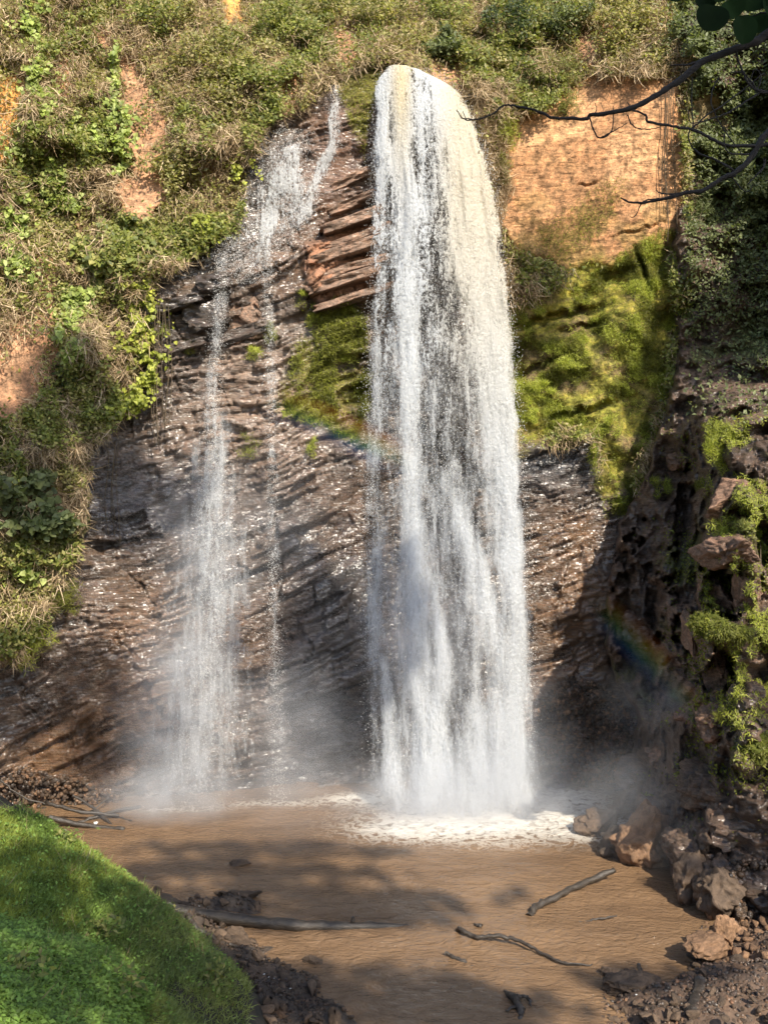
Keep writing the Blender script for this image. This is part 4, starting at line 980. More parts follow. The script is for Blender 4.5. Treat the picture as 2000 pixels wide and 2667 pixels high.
shrub(500, 330, 70, 80, 'fresh green bush growing below the olive bush', 'green', 1800, out=.6)
shrub(470, 430, 90, 60, 'low dull bush above the yellow vine', 'olive', 1600, out=.5)
shrub(720, 80, 90, 80, 'dark leafed bush below the orange earth at the top', 'green', 2000, out=.7)
shrub(860, 60, 80, 90, 'olive bush above the notch of the chute', 'olive', 2000, out=.6)
shrub(1010, 60, 90, 80, 'bush directly above the lip of the main fall', 'olive', 2200, out=.7)
shrub(1160, 40, 80, 60, 'light green bush up the slope from the lip', 'green', 1600, out=.6)
shrub(1150, 130, 60, 50, 'pale leaved bush just right above the lip', 'sage', 1300, (.10, .18), out=.6)
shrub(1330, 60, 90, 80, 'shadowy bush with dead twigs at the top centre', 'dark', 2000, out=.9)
shrub(1480, 60, 80, 60, 'scrubby bush above the grassy ledge', 'sage', 1700, out=.7)
shrub(1640, 70, 100, 80, 'dense bush above the top of the orange face', 'olive', 2400, out=.8)
shrub(1770, 120, 70, 90, 'bush leaning over the corner of the orange face', 'sage', 1900, out=.7)
shrub(1460, 200, 70, 60, 'feathery light green bush on the ledge above the orange face', 'green', 2600, (.06, .18), 'blade', out=.5, aspect=.14)
shrub(1350, 230, 50, 50, 'bluish green bush between the main fall and the feathery bush', 'sage', 1500, (.06, .18), 'blade', out=.4, aspect=.16)
shrub(1320, 330, 45, 60, 'grassy yellow green tuft hanging right of the main fall', 'lime', 1500, (.08, .2), 'blade', out=.35, aspect=.09, name='grass_tuft', cat='grass tuft')
shrub(1310, 430, 30, 50, 'lower grassy tuft beside the main fall above the dark hollow', 'moss', 900, (.08, .2), 'blade', out=.3, aspect=.09, name='grass_tuft', cat='grass tuft')
shrub(1475, 280, 35, 35, 'small green tuft drooping over the nest shaped hollow', 'green', 700, (.08, .2), 'blade', out=.3, aspect=.1, name='grass_tuft', cat='grass tuft')
shrub(1820, 560, 50, 60, 'pale green hanging bush at the top of the shaded wall', 'sage', 1600, (.08, .2), 'blade', right_depth, out=.4, aspect=.14)
shrub(1900, 300, 70, 120, 'tall shaded bush behind the bare branches', 'sage', 2500, (.09, .17), depthf=right_depth, out=.5)
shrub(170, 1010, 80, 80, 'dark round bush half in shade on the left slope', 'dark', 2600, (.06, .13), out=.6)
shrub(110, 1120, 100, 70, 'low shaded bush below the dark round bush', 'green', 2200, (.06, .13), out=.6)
shrub(60, 1270, 100, 70, 'broad leaved bush leaning in from the left edge', 'sage', 1100, (.13, .24), 'heart', out=1.0, aspect=.9, cat='broad leaved bush')
shrub(130, 1370, 90, 40, 'lower bough of large leaves over the dark hollow', 'sage', 700, (.13, .22), 'heart', out=1.1, aspect=.9, cat='broad leaved bush')
shrub(75, 1500, 55, 55, 'sunlit pale leaves hanging in the dark hollow at left', 'ivy', 260, (.13, .22), 'heart', out=.8, aspect=.9, cat='broad leaved bush')
shrub(60, 1650, 90, 90, 'yellow green grass clump below the dark hollow', 'lime', 2600, (.10, .26), 'blade', out=.4, aspect=.05, name='grass_tuft', cat='grass tuft')
shrub(150, 1560, 60, 60, 'sloping grass at the right edge of the dark hollow', 'moss', 1500, (.10, .26), 'blade', out=.3, aspect=.05, name='grass_tuft', cat='grass tuft')
shrub(160, 1430, 40, 60, 'dark green grass hanging by the grey rock at left', 'green', 1200, (.10, .26), 'blade', out=.3, aspect=.05, name='grass_tuft', cat='grass tuft')
for px, py, rx, ry, lb, pl_ in [
    (652, 920, 30, 26, 'bright grass tuft at the foot of the brown block between the two left strands', 'lime'), (825, 825, 30, 28, 'bright grass tuft under the dry red slabs', 'lime'),
    (905, 815, 22, 24, 'grass tuft under the slabs nearest the main fall', 'lime'), (793, 762, 12, 10, 'tiny green tuft beside the dry slabs', 'lime'), (905, 930, 26, 22, 'tuft in the middle of the mossy ledges', 'lime'),
    (750, 1070, 28, 22, 'yellow tuft at the left foot of the mossy ledges', 'lime'), (813, 1165, 16, 26, 'slim yellow plant below the mossy ledges', 'lime'), (640, 1160, 40, 30, 'dark mossy clump beside the far left strand', 'moss'),
    (490, 905, 20, 16, 'tiny fern on the ledge left of the far left strand', 'green'), (420, 870, 24, 22, 'fern at the left end of the wet ledge', 'green'), (710, 870, 16, 40, 'green weed hanging beside the thin strand', 'green')]:
    shrub(px, py, rx, ry, lb, pl_, 420, (.07, .18), 'blade', out=.22, aspect=.08, name='grass_tuft', cat='grass tuft', stems=3)
for px, py, rx, ry, lb in [
    (1500, 945, 70, 24, 'brightest grass cushion in the middle of the mossy face'), (1410, 1010, 42, 26, 'yellow green grass cushion above the lowest dark crack'), (1610, 860, 60, 50, 'sunny grass hanging from the upper mossy face'),
    (1650, 760, 60, 50, 'grass cushion under the orange face'), (1580, 1110, 40, 40, 'grass cushion below the dark crack'), (1380, 1080, 26, 24, 'darker tuft close to the main fall'), (1545, 1170, 20, 50, 'grass streak over the dark slate')]:
    shrub(px, py, rx, ry, lb, 'lime', 1300, (.07, .17), 'blade', out=.28, aspect=.09, name='grass_tuft', cat='grass tuft', stems=3)
for px, py, rx, ry, lb, pl_, nn in [
    (1875, 1150, 46, 85, 'tall pale grass tuft crowning the ravine outcrop', 'lime', 2600), (1712, 1262, 34, 36, 'grass tuft on the thin rock fin', 'lime', 700), (1830, 1260, 22, 22, 'grass tuft left of the brown bulging rock', 'moss', 500),
    (1880, 1385, 46, 36, 'grass cap on the square brown block', 'lime', 800), (1935, 1370, 28, 20, 'leafy plant beside the grass cap', 'green', 450), (1985, 640, 20, 40, 'bright twig of leaves at the right edge', 'ivy', 260),
    (1985, 770, 18, 20, 'small blue green sprig at the right edge', 'sage', 160), (1980, 1440, 22, 60, 'moss streak at the right edge', 'lime', 900), (1690, 2470 - 400, 12, 10, 'tiny weed among the wet boulders', 'green', 80),
    (1985, 1950, 45, 60, 'green ferny mound at the lower right edge', 'green', 1600), (1985, 1790, 30, 30, 'yellow green tuft above the ferny mound', 'lime', 500), (1880, 1870, 20, 16, 'small moss tuft on the slanting ledge', 'moss', 300)]:
    shrub(px, py, rx, ry, lb, pl_, nn, (.06, .18) if 'grass' in lb else (.04, .10), 'blade' if ('grass' in lb or 'tuft' in lb) else 'small', right_depth, out=.28, aspect=.09 if ('grass' in lb or 'tuft' in lb) else .6, name='grass_tuft' if 'tuft' in lb or 'grass' in lb else 'small_plant', cat='grass tuft' if 'tuft' in lb or 'grass' in lb else 'plant', stems=3)
# moss cushions on the outcrop arch
for px, py, rr, lb in [(1830, 1625, 42, 'rounded moss cushion on the left of the rock arch'), (1880, 1640, 36, 'middle moss cushion on the rock arch'), (1930, 1650, 30, 'small moss cushion at the right end of the arch'), (1975, 1950, 60, 'large moss mound at the lower right edge')]:
    d0 = float(right_depth(np.array([px]), np.array([py]))[0]) - (.35 if py < 1800 else .15); r = rr / F * d0
    v, f = ICO4; q = v * (1 + (fbm(v[:, 0] * 2 + px, v[:, 1] * 2, v[:, 2] * 2, 5, 3)[:, None] - .5) * 2.2) * np.array([1.0, .6, .75]) * r * .8
    c = P(px, py, d0 + .1)
    colr = np.array([.075, .085, .016]) * (.6 + .8 * fbm(v[:, 0] * 8, v[:, 1] * 8, v[:, 2] * 8, 2, 5))[:, None]
    o = mk('moss_cushion', q, f, M_dry, col=colr, smooth=True); o.location = [float(t) for t in c]; tag(o, lb, 'moss cushion')
    nn_ = 1500; ix = RNG.integers(len(q), size=nn_); pq = q[ix] + c; b = Bag(); b.add(leaf_batch(pq, rdir(nn_, OUT, .6), nrm(q[ix]) + np.array([0, 0, -.8]) + RNG.normal(size=(nn_, 3)) * .4, RNG.uniform(.03, .10, nn_), RNG.uniform(.008, .02, nn_), pal('moss', nn_) * .8, 'small')); fz = b.out('fuzz', M_leaf); attach(fz, o)
# hanging lianas
def liana(x, y0, y1, label, depthf=cliff_depth, off=.4, r=.012, nn=1, sp=10):
    base = P(x, y0, float(depthf(np.array([x]), np.array([y0]))[0])); e = empty('liana', base, label, 'liana')
    for k in range(nn):
        t = np.linspace(0, 1, 16); yy = y0 + (y1 - y0) * t * R.uniform(.7, 1); xx = x + (k - nn / 2) * sp + np.sin(t * R.uniform(3, 8) + k) * 5 + R.uniform(-4, 4)
        dd = np.full(16, float(depthf(np.array([x]), np.array([y0]))[0]) - off - R.uniform(0, .15))
        dd = np.minimum(dd, depthf(xx, yy) - .05)
        b = Bag(); b.add(tube(P(xx, yy, dd), np.full(16, r * R.uniform(.6, 1.2)), 5)); b.out('stem', M_liana, e)
    return e
liana(1745, 200, 640, 'long lianas hanging down the right corner of the orange face', nn=5, sp=8)
liana(425, 780, 1180, 'brown aerial roots hanging over the wet rock by the lime vine', nn=6, sp=9)
liana(770, 80, 330, 'bare pale stems leaning above the veil of water', nn=4, sp=12, r=.02)
liana(1290, 480, 640, 'thin lianas at the left edge of the orange face', nn=4, sp=8)
liana(300, 1150, 1420, 'thin roots hanging beside the broad leaved bush', nn=4, sp=9)

# ------------------------------------------------------------------ green bank, lower left, near the camera
ctrl = []
for px, py, d in [(0, 2105, 17), (100, 2125, 16.8), (200, 2185, 16.5), (300, 2265, 16), (390, 2335, 15.5), (480, 2410, 14.9), (600, 2535, 13.6), (560, 2640, 12.9), (480, 2690, 12.3),
                  (0, 2667, 8), (0, 2400, 11.5), (0, 2250, 14), (250, 2500, 11.2), (400, 2600, 11.4), (200, 2300, 14.2), (350, 2420, 13.4), (-400, 2300, 12.5), (-700, 2667, 8), (300, 2800, 8.6), (-600, 2150, 17), (500, 2900, 9.5), (0, 3200, 6), (-1000, 3200, 6)]:
    p = P(px, py, d); ctrl.append((p[0] * 100, p[1] * 100, p[2]))
for x, y, z in [(-7.6, 19.2, .2), (-10, 20.5, .4), (-5.9, 18.3, -.1), (-4.2, 17.2, -.3), (-3.0, 16.3, -.35), (-1.6, 14.2, -.4), (-1.5, 12.5, -.3), (-1.2, 10.5, .1), (-12, 15, 3)]:
    ctrl.append((x * 100, y * 100, z))
Hb = tps(ctrl)
def bank_z(X, Y): return Hb(np.asarray(X) * 100, np.asarray(Y) * 100)
xs = np.arange(-13, -.8, .1); ys = np.arange(3.5, 20.5, .1); X, Y = np.meshgrid(xs, ys[::-1])
Zb = bank_z(X, Y) + (fbm(X * 1.1, Y * 1.1, 0, 5, 190) - .5) * .6
Zb = np.maximum(Zb, -.6)
M_bank = bank_material('dark_earth', (.018, .016, .010), (.04, .032, .02))
bank = mk('green_bank', np.stack([X, Y, Zb], -1).reshape(-1, 3), gridfaces(*X.shape), M_bank, smooth=True)
tag(bank, 'steep grassy bank at the lower left', None, None, 'structure')
def bankz(x, y):
    i = np.clip(((x + 13) / .1), 0, len(xs) - 1.01); j = np.clip(len(ys) - 1 - (y - 3.5) / .1, 0, len(ys) - 1.01)
    i0 = i.astype(int); j0 = j.astype(int); u = i - i0; v = j - j0
    return Zb[j0, i0] * (1 - u) * (1 - v) + Zb[j0, i0 + 1] * u * (1 - v) + Zb[j0 + 1, i0] * (1 - u) * v + Zb[j0 + 1, i0 + 1] * u * v
BANK = [(-200, 2100), (60, 2112), (120, 2128), (200, 2180), (300, 2262), (390, 2330), (470, 2400), (560, 2480), (615, 2540), (600, 2610), (560, 2650), (500, 2590), (450, 2545), (440, 2580), (480, 2700), (300, 3000), (-900, 3200)]
def bank_pts(n, wf, seed):
    g = np.random.default_rng(seed); out = []; tot = 0
    while tot < n:
        x = g.uniform(-9, -1.4, n * 2); y = g.uniform(6.5, 18.2, n * 2); z = bankz(x, y)
        px, py = proj(np.stack([x, y, z], -1))
        k = (px > -150) & (py < 2800) & (z > .12) & (g.uniform(0, 1, n * 2) < wf(px, py) * np.clip((12 / y) ** .6, .3, 1.4) * .7)
        out.append(np.stack([x, y, z, px, py], -1)[k]); tot += k.sum()
    return np.concatenate(out)[:n]
SPARSE = [(380, 2500), (560, 2480), (640, 2560), (640, 2680), (420, 2700)]
def gw(px, py): return np.maximum(pmask(px, py, BANK, 12, 14, 191), .45 * pmask(px, py, SPARSE, 12, 40, 194)) * (1 - .8 * herb(px, py))
def herb(px, py): return pmask(px, py, [(-300, 2380), (60, 2420), (180, 2440), (330, 2500), (400, 2620), (330, 2800), (-300, 2800)], 25, 60, 192)
q = bank_pts(110000, gw, 31)
tn = fbm(q[:, 3] / 90., q[:, 4] / 90., 0, 3, 193)[:, None]
cg = np.array([.15, .22, .045]) * (1 - sstep(.4, .6, tn)) + np.array([.24, .29, .055]) * sstep(.4, .6, tn)
cb = sstep(200, 500, q[:, 3:4]) * .5
cg = cg * (1 - cb) + np.array([.24, .27, .12]) * cb
cg = cg * RNG.uniform(.6, 1.35, (len(q), 1))
L = RNG.uniform(.06, .15, len(q))
b = Bag(); b.add(leaf_batch(q[:, :3], rdir(len(q), (.4, -.3, .6), .5), rdir(len(q), (.35, -.25, .7), .5), L, L * .11, cg, 'blade'))
o = b.out('grass', M_leaf, None); tag(o, 'short lush grass on the bank', None, None, 'stuff')
q = bank_pts(85000, lambda a, b_: pmask(a, b_, BANK, 12, 14, 191) * (.03 + herb(a, b_)), 32)
L = RNG.uniform(.035, .075, len(q)); off = RNG.uniform(.02, .14, (len(q), 1)) * np.array([0, 0, 1.])
cg = np.array([.13, .20, .04]) * RNG.uniform(.5, 1.5, (len(q), 1)) * (.75 + .7 * off[:, 2:3] / .14)
b = Bag(); b.add(leaf_batch(q[:, :3] + off, rdir(len(q), (.2, -.25, .9), .3), rdir(len(q), (.4, -.5, -.1), .9), L, L * .6, cg, 'small'))
o = b.out('ground_cover', M_leaf, None); tag(o, 'low dark green leafy ground cover on the near bank', None, None, 'stuff')

qd = bank_pts(2600, lambda a, b_: pmask(a, b_, BANK, 12, 30, 195) * sstep(.45, .6, fbm(a / 60., b_ / 60., 0, 3, 196)), 33)
L = RNG.uniform(.12, .32, len(qd)); cg = np.where(RNG.uniform(0, 1, (len(qd), 1)) < .3, np.array([[.34, .27, .14]]), np.array([[.20, .27, .07]])) * RNG.uniform(.6, 1.3, (len(qd), 1))
b = Bag(); b.add(leaf_batch(qd[:, :3], rdir(len(qd), (.4, -.3, .6), .5), rdir(len(qd), (.2, -.2, 1.0), .35), L, L * .05, cg, 'blade'))
o = b.out('weeds', M_leaf, None); tag(o, 'taller weed stems and dry stalks standing out of the bank grass', None, None, 'stuff')
for k, (wx0, wy0, lb) in enumerate([(60, 2560, 'broad leaved weed on the near leafy part of the bank'), (270, 2440, 'weed clump near the middle of the bank'), (175, 2200, 'weed clump on the crest of the bank'), (420, 2400, 'weed clump where the bank meets the long log'), (560, 2560, 'weed clump at the stony foot of the bank'), (330, 2600, 'low weed between the leafy cover and the grass')]):
    yy_ = np.linspace(6.5, 18, 400); xx_ = (wx0 - 1000) / F * yy_; pz = bankz(xx_, yy_); _, ppy = proj(np.stack([xx_, yy_, pz], -1)); i_ = int(np.argmin(np.abs(ppy - wy0)))
    c0 = np.array([xx_[i_], yy_[i_], pz[i_]]); e = empty('weed_clump', c0, lb, 'weed'); nn_ = 70; hh = RNG.uniform(.05, .28, (nn_, 1)); pp = c0 + RNG.normal(size=(nn_, 3)) * [.13, .13, 0] + hh * [0, 0, 1.]
    L = RNG.uniform(.06, .12, nn_); b = Bag(); b.add(leaf_batch(pp, rdir(nn_, (.1, -.5, .8), .4), rdir(nn_, (0, -.2, .1), 1.0), L, L * .5, pal('green', nn_) * .9, 'small')); b.out('foliage', M_leaf, e)
    sb = Bag()
    for _ in range(7):
        t_ = pp[RNG.integers(nn_)]; sb.add(tube([c0 - [0, 0, .05], (c0 + t_) / 2 + RNG.normal(size=3) * .02, t_], [.006, .005, .003], 4))
    sb.out('stem', M_liana, e)

# ------------------------------------------------------------------ driftwood
def branch(name, pts, rad, label, mat=M_log, cat='driftwood', k=8, twigs=(), wob=.015, sub=7):
    a = np.array(pts, float)
    t = np.linspace(0, len(a) - 1, (len(a) - 1) * sub + 1)
    def cr(c):
        o = []
        for s in t:
            i = min(int(s), len(c) - 2); f = s - i
            p0 = c[max(i - 1, 0)]; p1 = c[i]; p2 = c[i + 1]; p3 = c[min(i + 2, len(c) - 1)]
            o.append(.5 * (2 * p1 + (p2 - p0) * f + (2 * p0 - 5 * p1 + 4 * p2 - p3) * f * f + (3 * p1 - p0 - 3 * p2 + p3) * f ** 3))
        return np.array(o)
    c = cr(a); r = np.interp(t, np.arange(len(rad)) * (len(a) - 1) / (len(rad) - 1), rad)
    g = np.random.default_rng(int(abs(a[0, 0]) * 1000) % 9999)
    c = c + g.normal(size=c.shape) * wob; r = r * g.uniform(.85, 1.15, len(r))
    return c, r
def driftwood(name, pts, rad, label, mat=M_log, cat='driftwood', wob=.01, extra=()):
    c, r = branch(name, pts, rad, label, wob=wob)
    org = c[len(c) // 2]
    if not extra:
        v, f, _ = tube(c - org, r, 9); o = mk(name, v, f, mat, smooth=True); o.location = [float(q) for q in org]
        return tag(o, label, cat)
    e = empty(name, org, label, cat)
    v, f, _ = tube(c - org, r, 10); mk('trunk', v, f, mat, e, smooth=True)
    for p2, r2, nm in extra:
        cc, rr = branch(name, p2, r2, label, wob=wob); v, f, _ = tube(cc - org, rr, 7); mk(nm, v, f, mat, e, smooth=True)
    return e
g_ = ground_pt
lg = [g_(400, 2362, .35), g_(520, 2380, .22), g_(680, 2402, .12), g_(820, 2412, .06), g_(960, 2413, 0), g_(1100, 2412, -.07)]
driftwood('fallen_log', lg, [.08, .11, .115, .105, .08, .035], 'long peeled log lying from the stony shore out into the pool', cat='log', wob=.006,
          extra=[([lg[3] + [0, 0, .08], lg[3] + [.02, -.03, -.16]], [.05, .015], 'stub'), ([lg[2] + [.3, 0, .08], lg[2] + [.33, -.02, -.2]], [.045, .015], 'stub'), ([lg[4] + [-.3, 0, .05], lg[4] + [-.3, -.05, .2]], [.05, .03], 'stub')])
driftwood('branch', [g_(388, 2348, .5), g_(420, 2352, .45), g_(470, 2362, .35)], [.05, .05, .045], 'short pale branch lying along the shore end of the long log')
driftwood('branch', [g_(490, 2382, .4), g_(505, 2410, .3), g_(530, 2430, .2), g_(570, 2448, .15)], [.05, .055, .05, .035], 'bent brown branch leaning down from the long log')
driftwood('branch', [g_(600, 2460, .2), g_(640, 2470, .2), g_(670, 2478, .15)], [.03, .03, .025], 'short stick among the dark stones')
driftwood('branch', [g_(1377, 2388, .0), g_(1400, 2360, .05), g_(1450, 2335, .08), g_(1530, 2295, .12), g_(1598, 2267, .25)], [.075, .07, .065, .07, .065], 'thick curved branch standing out of the lit part of the pool')
driftwood('branch', [g_(1508, 2402, .0), g_(1560, 2394, .05), g_(1606, 2384, .12)], [.02, .022, .012], 'thin short stick floating below the thick curved branch')
driftwood('branch', [g_(1193, 2432, -.05), g_(1198, 2419, .10), g_(1240, 2440, .06), g_(1300, 2438, .12), g_(1350, 2450, .10), g_(1410, 2482, .05), g_(1470, 2508, .04), g_(1545, 2514, .02)], [.04, .045, .04, .04, .035, .03, .025, .01], 'long wavy dark branch floating in the near pool')
driftwood('branch', [g_(1158, 2482, .05), g_(1200, 2503, .0), g_(1245, 2530, -.06)], [.03, .04, .03], 'half sunken pole pointing toward the submerged snag')
driftwood('branch', [g_(1660, 2512, .1), g_(1685, 2570, .15), g_(1710, 2640, .2)], [.035, .045, .05], 'straight brown plank standing among the rubble', cat='plank')
driftwood('branch', [g_(1825, 2560, .3), g_(1812, 2610, .3), g_(1800, 2650, .3)], [.10, .11, .10], 'stubby split trunk lying in the rubble', cat='log')
driftwood('branch', [g_(1235, 2408, .0), g_(1248, 2409, .05), g_(1255, 2411, .0)], [.03, .04, .02], 'tiny floating chip past the end of the long log')
sn = g_(1340, 2610, 0)
driftwood('sunken_snag', [sn + [-.12, .3, -.04], sn + [0, 0, .06], sn + [.05, -.3, .03], sn + [0, -.5, -.05]], [.04, .07, .06, .03], 'dark snag just breaking the surface of the near pool', cat='snag',
          extra=[([sn + [.05, .1, .03], sn + [.2, 0, .08], sn + [.25, -.15, 0]], [.03, .03, .01], 'limb'), ([sn + [0, -.2, .03], sn + [-.2, -.35, .06]], [.035, .01], 'limb')])
def dw(a, r=.03): return [P(x, y, d) for x, y, d in a], [r, r * .8]
for pts, r, lb in [
    ([(120, 2090, 22.5), (200, 2112, 22.9), (310, 2125, 23.0)], .05, 'pale stick lying at the waterline where the grass meets the left cliff'),
    ([(130, 2130, 22.4), (250, 2153, 22.4), (325, 2160, 22.3)], .07, 'longest grey pole of the driftwood heap'),
    ([(190, 2070, 23.5), (250, 2110, 23.2), (300, 2157, 22.5)], .04, 'dark pole crossing the driftwood heap diagonally'),
    ([(200, 2145, 22.7), (290, 2115, 23.3), (365, 2100, 23.9)], .05, 'dark branch leaning toward the pale mist'),
    ([(225, 2120, 23.4), (260, 2098, 23.6), (290, 2068, 24.0)], .025, 'thin upright twig of the driftwood heap'),
    ([(0, 2030, 22.5), (60, 2075, 22.6), (140, 2100, 22.8)], .025, 'thin orange twig arching over the scree at far left'),
    ([(285, 2122, 23.2), (320, 2132, 23.0), (345, 2138, 22.8)], .03, 'short forked stick at the water end of the heap')]:
    p_, r_ = dw(pts, r); driftwood('branch', p_, r_, lb)
# paler litter on the shores
M_lit = stone_object_material('pale_litter', (.75, .74, .70), 0)
for i, (px, py, r) in enumerate([(688, 2537, .03), (700, 2545, .025), (714, 2548, .02), (755, 2575, .035), (520, 2360, .03), (250, 2143, .1), (1655, 2590, .03)]):
    o = bpy.data.objects.new('litter_scrap', stone_mesh(1300 + i, False, M_lit)); COL.objects.link(o); z = .22 if i != 5 else .1; o.location = [float(t) for t in g_(px, py, z)]; o.scale = (r, r, r)
    tag(o, ['white scrap between the biggest slab and the small stones', 'second white scrap near the biggest slab', 'smallest white scrap near the biggest slab', 'white scrap on the outer dark stones', 'white scrap on the spit above the long log', 'pale bluish scrap caught in the driftwood heap', 'pale scrap on the low dark boulder'][i], 'litter')

# ------------------------------------------------------------------ overhanging dead branch and leaves, close to the camera
BD = 3.6
ob_ = empty('overhanging_branch', P(2050, 60, BD), 'bare black branch reaching in from the top right corner', 'branch')
ob2 = empty('overhanging_branch', P(2100, 300, BD), 'second tangled bare branch entering at the right edge below the first', 'branch')
def bpath(pts, r0, r1, par, nm='twig', d0=BD, dz=.0, sub=6):
    p = [P(x, y, d0 + dz * i) for i, (x, y) in enumerate(pts)]
    c, r = branch(nm, p, [r0, (r0 + r1) / 2, r1], '', wob=.0012, sub=sub); v, f, _ = tube(c, r, 6)
    o = mk(nm, v, f, M_bark); attach(o, par); return o
bpath([(2100, 20), (2010, 80), (1950, 115), (1880, 140), (1820, 165), (1775, 205), (1720, 240), (1660, 275), (1610, 290), (1535, 300)], .019, .008, ob_, 'limb')
bpath([(1535, 300), (1525, 310), (1480, 308), (1440, 306), (1400, 290), (1350, 278), (1312, 275), (1280, 298), (1235, 312), (1205, 308), (1189, 286)], .0075, .002, ob_)
bpath([(1240, 311), (1215, 308), (1204, 290)], .003, .0012, ob_)
bpath([(1822, 160), (1790, 168), (1742, 169)], .006, .002, ob_)
bpath([(1534, 302), (1545, 340), (1563, 359), (1590, 345), (1597, 300), (1595, 275)], .004, .0015, ob_)
bpath([(1563, 359), (1600, 340), (1632, 322)], .003, .0012, ob_)
bpath([(1640, 285), (1680, 300), (1690, 318), (1760, 330), (1805, 338), (1850, 360), (1890, 378), (1960, 380), (2050, 370)], .004, .008, ob_)
bpath([(1632, 300), (1650, 330), (1690, 337), (1720, 330)], .003, .0015, ob_)
bpath([(1916, 120), (1920, 150), (1940, 200), (1970, 235), (2040, 240)], .003, .006, ob_)
bpath([(1775, 200), (1770, 185)], .003, .001, ob_); bpath([(1535, 300), (1552, 290), (1550, 268)], .003, .001, ob_); bpath([(1640, 283), (1632, 265)], .003, .001, ob_)
bpath([(2100, 280), (2020, 330), (1985, 360), (1955, 410), (1915, 448), (1880, 465), (1830, 495), (1780, 503), (1710, 522), (1650, 528), (1615, 515)], .016, .003, ob2, 'limb')
bpath([(1780, 505), (1740, 518), (1700, 518), (1670, 530), (1655, 560), (1640, 565)], .004, .0015, ob2)
bpath([(1795, 502), (1740, 505), (1710, 498), (1708, 478)], .004, .0015, ob2)
bpath([(1805, 335), (1800, 270), (1802, 200)], .003, .0015, ob2)
bpath([(1915, 448), (1870, 420), (1820, 400), (1795, 370), (1795, 340), (1810, 330)], .005, .002, ob2)
bpath([(1955, 400), (1900, 400), (1885, 370), (1885, 330)], .004, .0015, ob2)
bpath([(2060, 235), (1980, 240), (1955, 210), (1930, 190), (1900, 190)], .006, .002, ob2)
bpath([(1970, 240), (1980, 200), (1965, 180), (1955, 205), (1950, 250)], .003, .0012, ob2)
bpath([(1980, 240), (1900, 290), (1850, 310), (1800, 320), (1790, 285)], .004, .0015, ob2)
bpath([(1990, 415), (1985, 440), (1945, 480)], .006, .002, ob2); bpath([(1900, 455), (1940, 500), (1960, 480)], .003, .0015, ob2)
bpath([(1870, 200), (1850, 260), (1880, 330), (1930, 400)], .003, .002, ob2); bpath([(1800, 335), (1840, 300), (1900, 260), (1990, 190)], .004, .002, ob2)
# big heart leaves
lt = empty('leafy_twig', P(1990, -30, BD), 'dark heart shaped leaves hanging in the top right corner', 'leafy twig')
bpath([(2080, -60), (1990, -10), (1930, -5), (1880, -20)], .006, .003, lt, 'stem'); bpath([(2080, 20), (2000, 30), (1950, 45)], .005, .002, lt, 'stem')
def bigleaf(px, py, w_, h_, ang, seed, d=BD):
    g = np.random.default_rng(seed); k = 18; th = np.linspace(0, 2 * np.pi, k, endpoint=False)
    x = np.sin(th) * (1 - .12 * np.cos(th)); y = -np.cos(th) * 1.0 - .15 * np.exp(-((th) / .4) ** 2) * -1
    rows = [np.zeros((1, 2))]
    V = [(0, 0)]
    for rr in (.5, 1.0):
        V += [(x[i] * rr, y[i] * rr) for i in range(k)]
    V = np.array(V); s = d / F
    V[:, 0] *= w_ * s; V[:, 1] *= h_ * s
    a = math.radians(ang); xx = V[:, 0] * math.cos(a) - V[:, 1] * math.sin(a); zz = V[:, 0] * math.sin(a) + V[:, 1] * math.cos(a)
    yy = -.02 * np.abs(V[:, 0]) / (w_ * s) + g.normal() * .1 * zz + g.normal() * .25 * xx
    f3 = [(0, 1 + i, 1 + (i + 1) % k) for i in range(k)]; f4 = [(1 + i, 1 + k + i, 1 + k + (i + 1) % k, 1 + (i + 1) % k) for i in range(k)]
    v = np.stack([xx, yy, zz], -1)
    col = np.tile(np.array([.010, .022, .006]) * g.uniform(.6, 1.4), (len(v), 1))
    o = mk('leaf', v + P(px, py, d + g.uniform(-.1, .1)), [np.array(f3), np.array(f4)], M_bigleaf, col=col, smooth=True); attach(o, lt); return o
for i, a in enumerate([(1850, 50, 42, 36, -10), (1835, 8, 34, 22, 20), (1935, 80, 30, 40, 5), (1985, 62, 32, 30, -25), (1905, 25, 34, 26, 30), (1960, 10, 38, 22, -5), (1750, -4, 34, 10, 5), (2010, 20, 30, 34, 15), (1998, 88, 20, 18, 0), (1870, -10, 30, 18, 0)]):
    bigleaf(*a, seed=i)

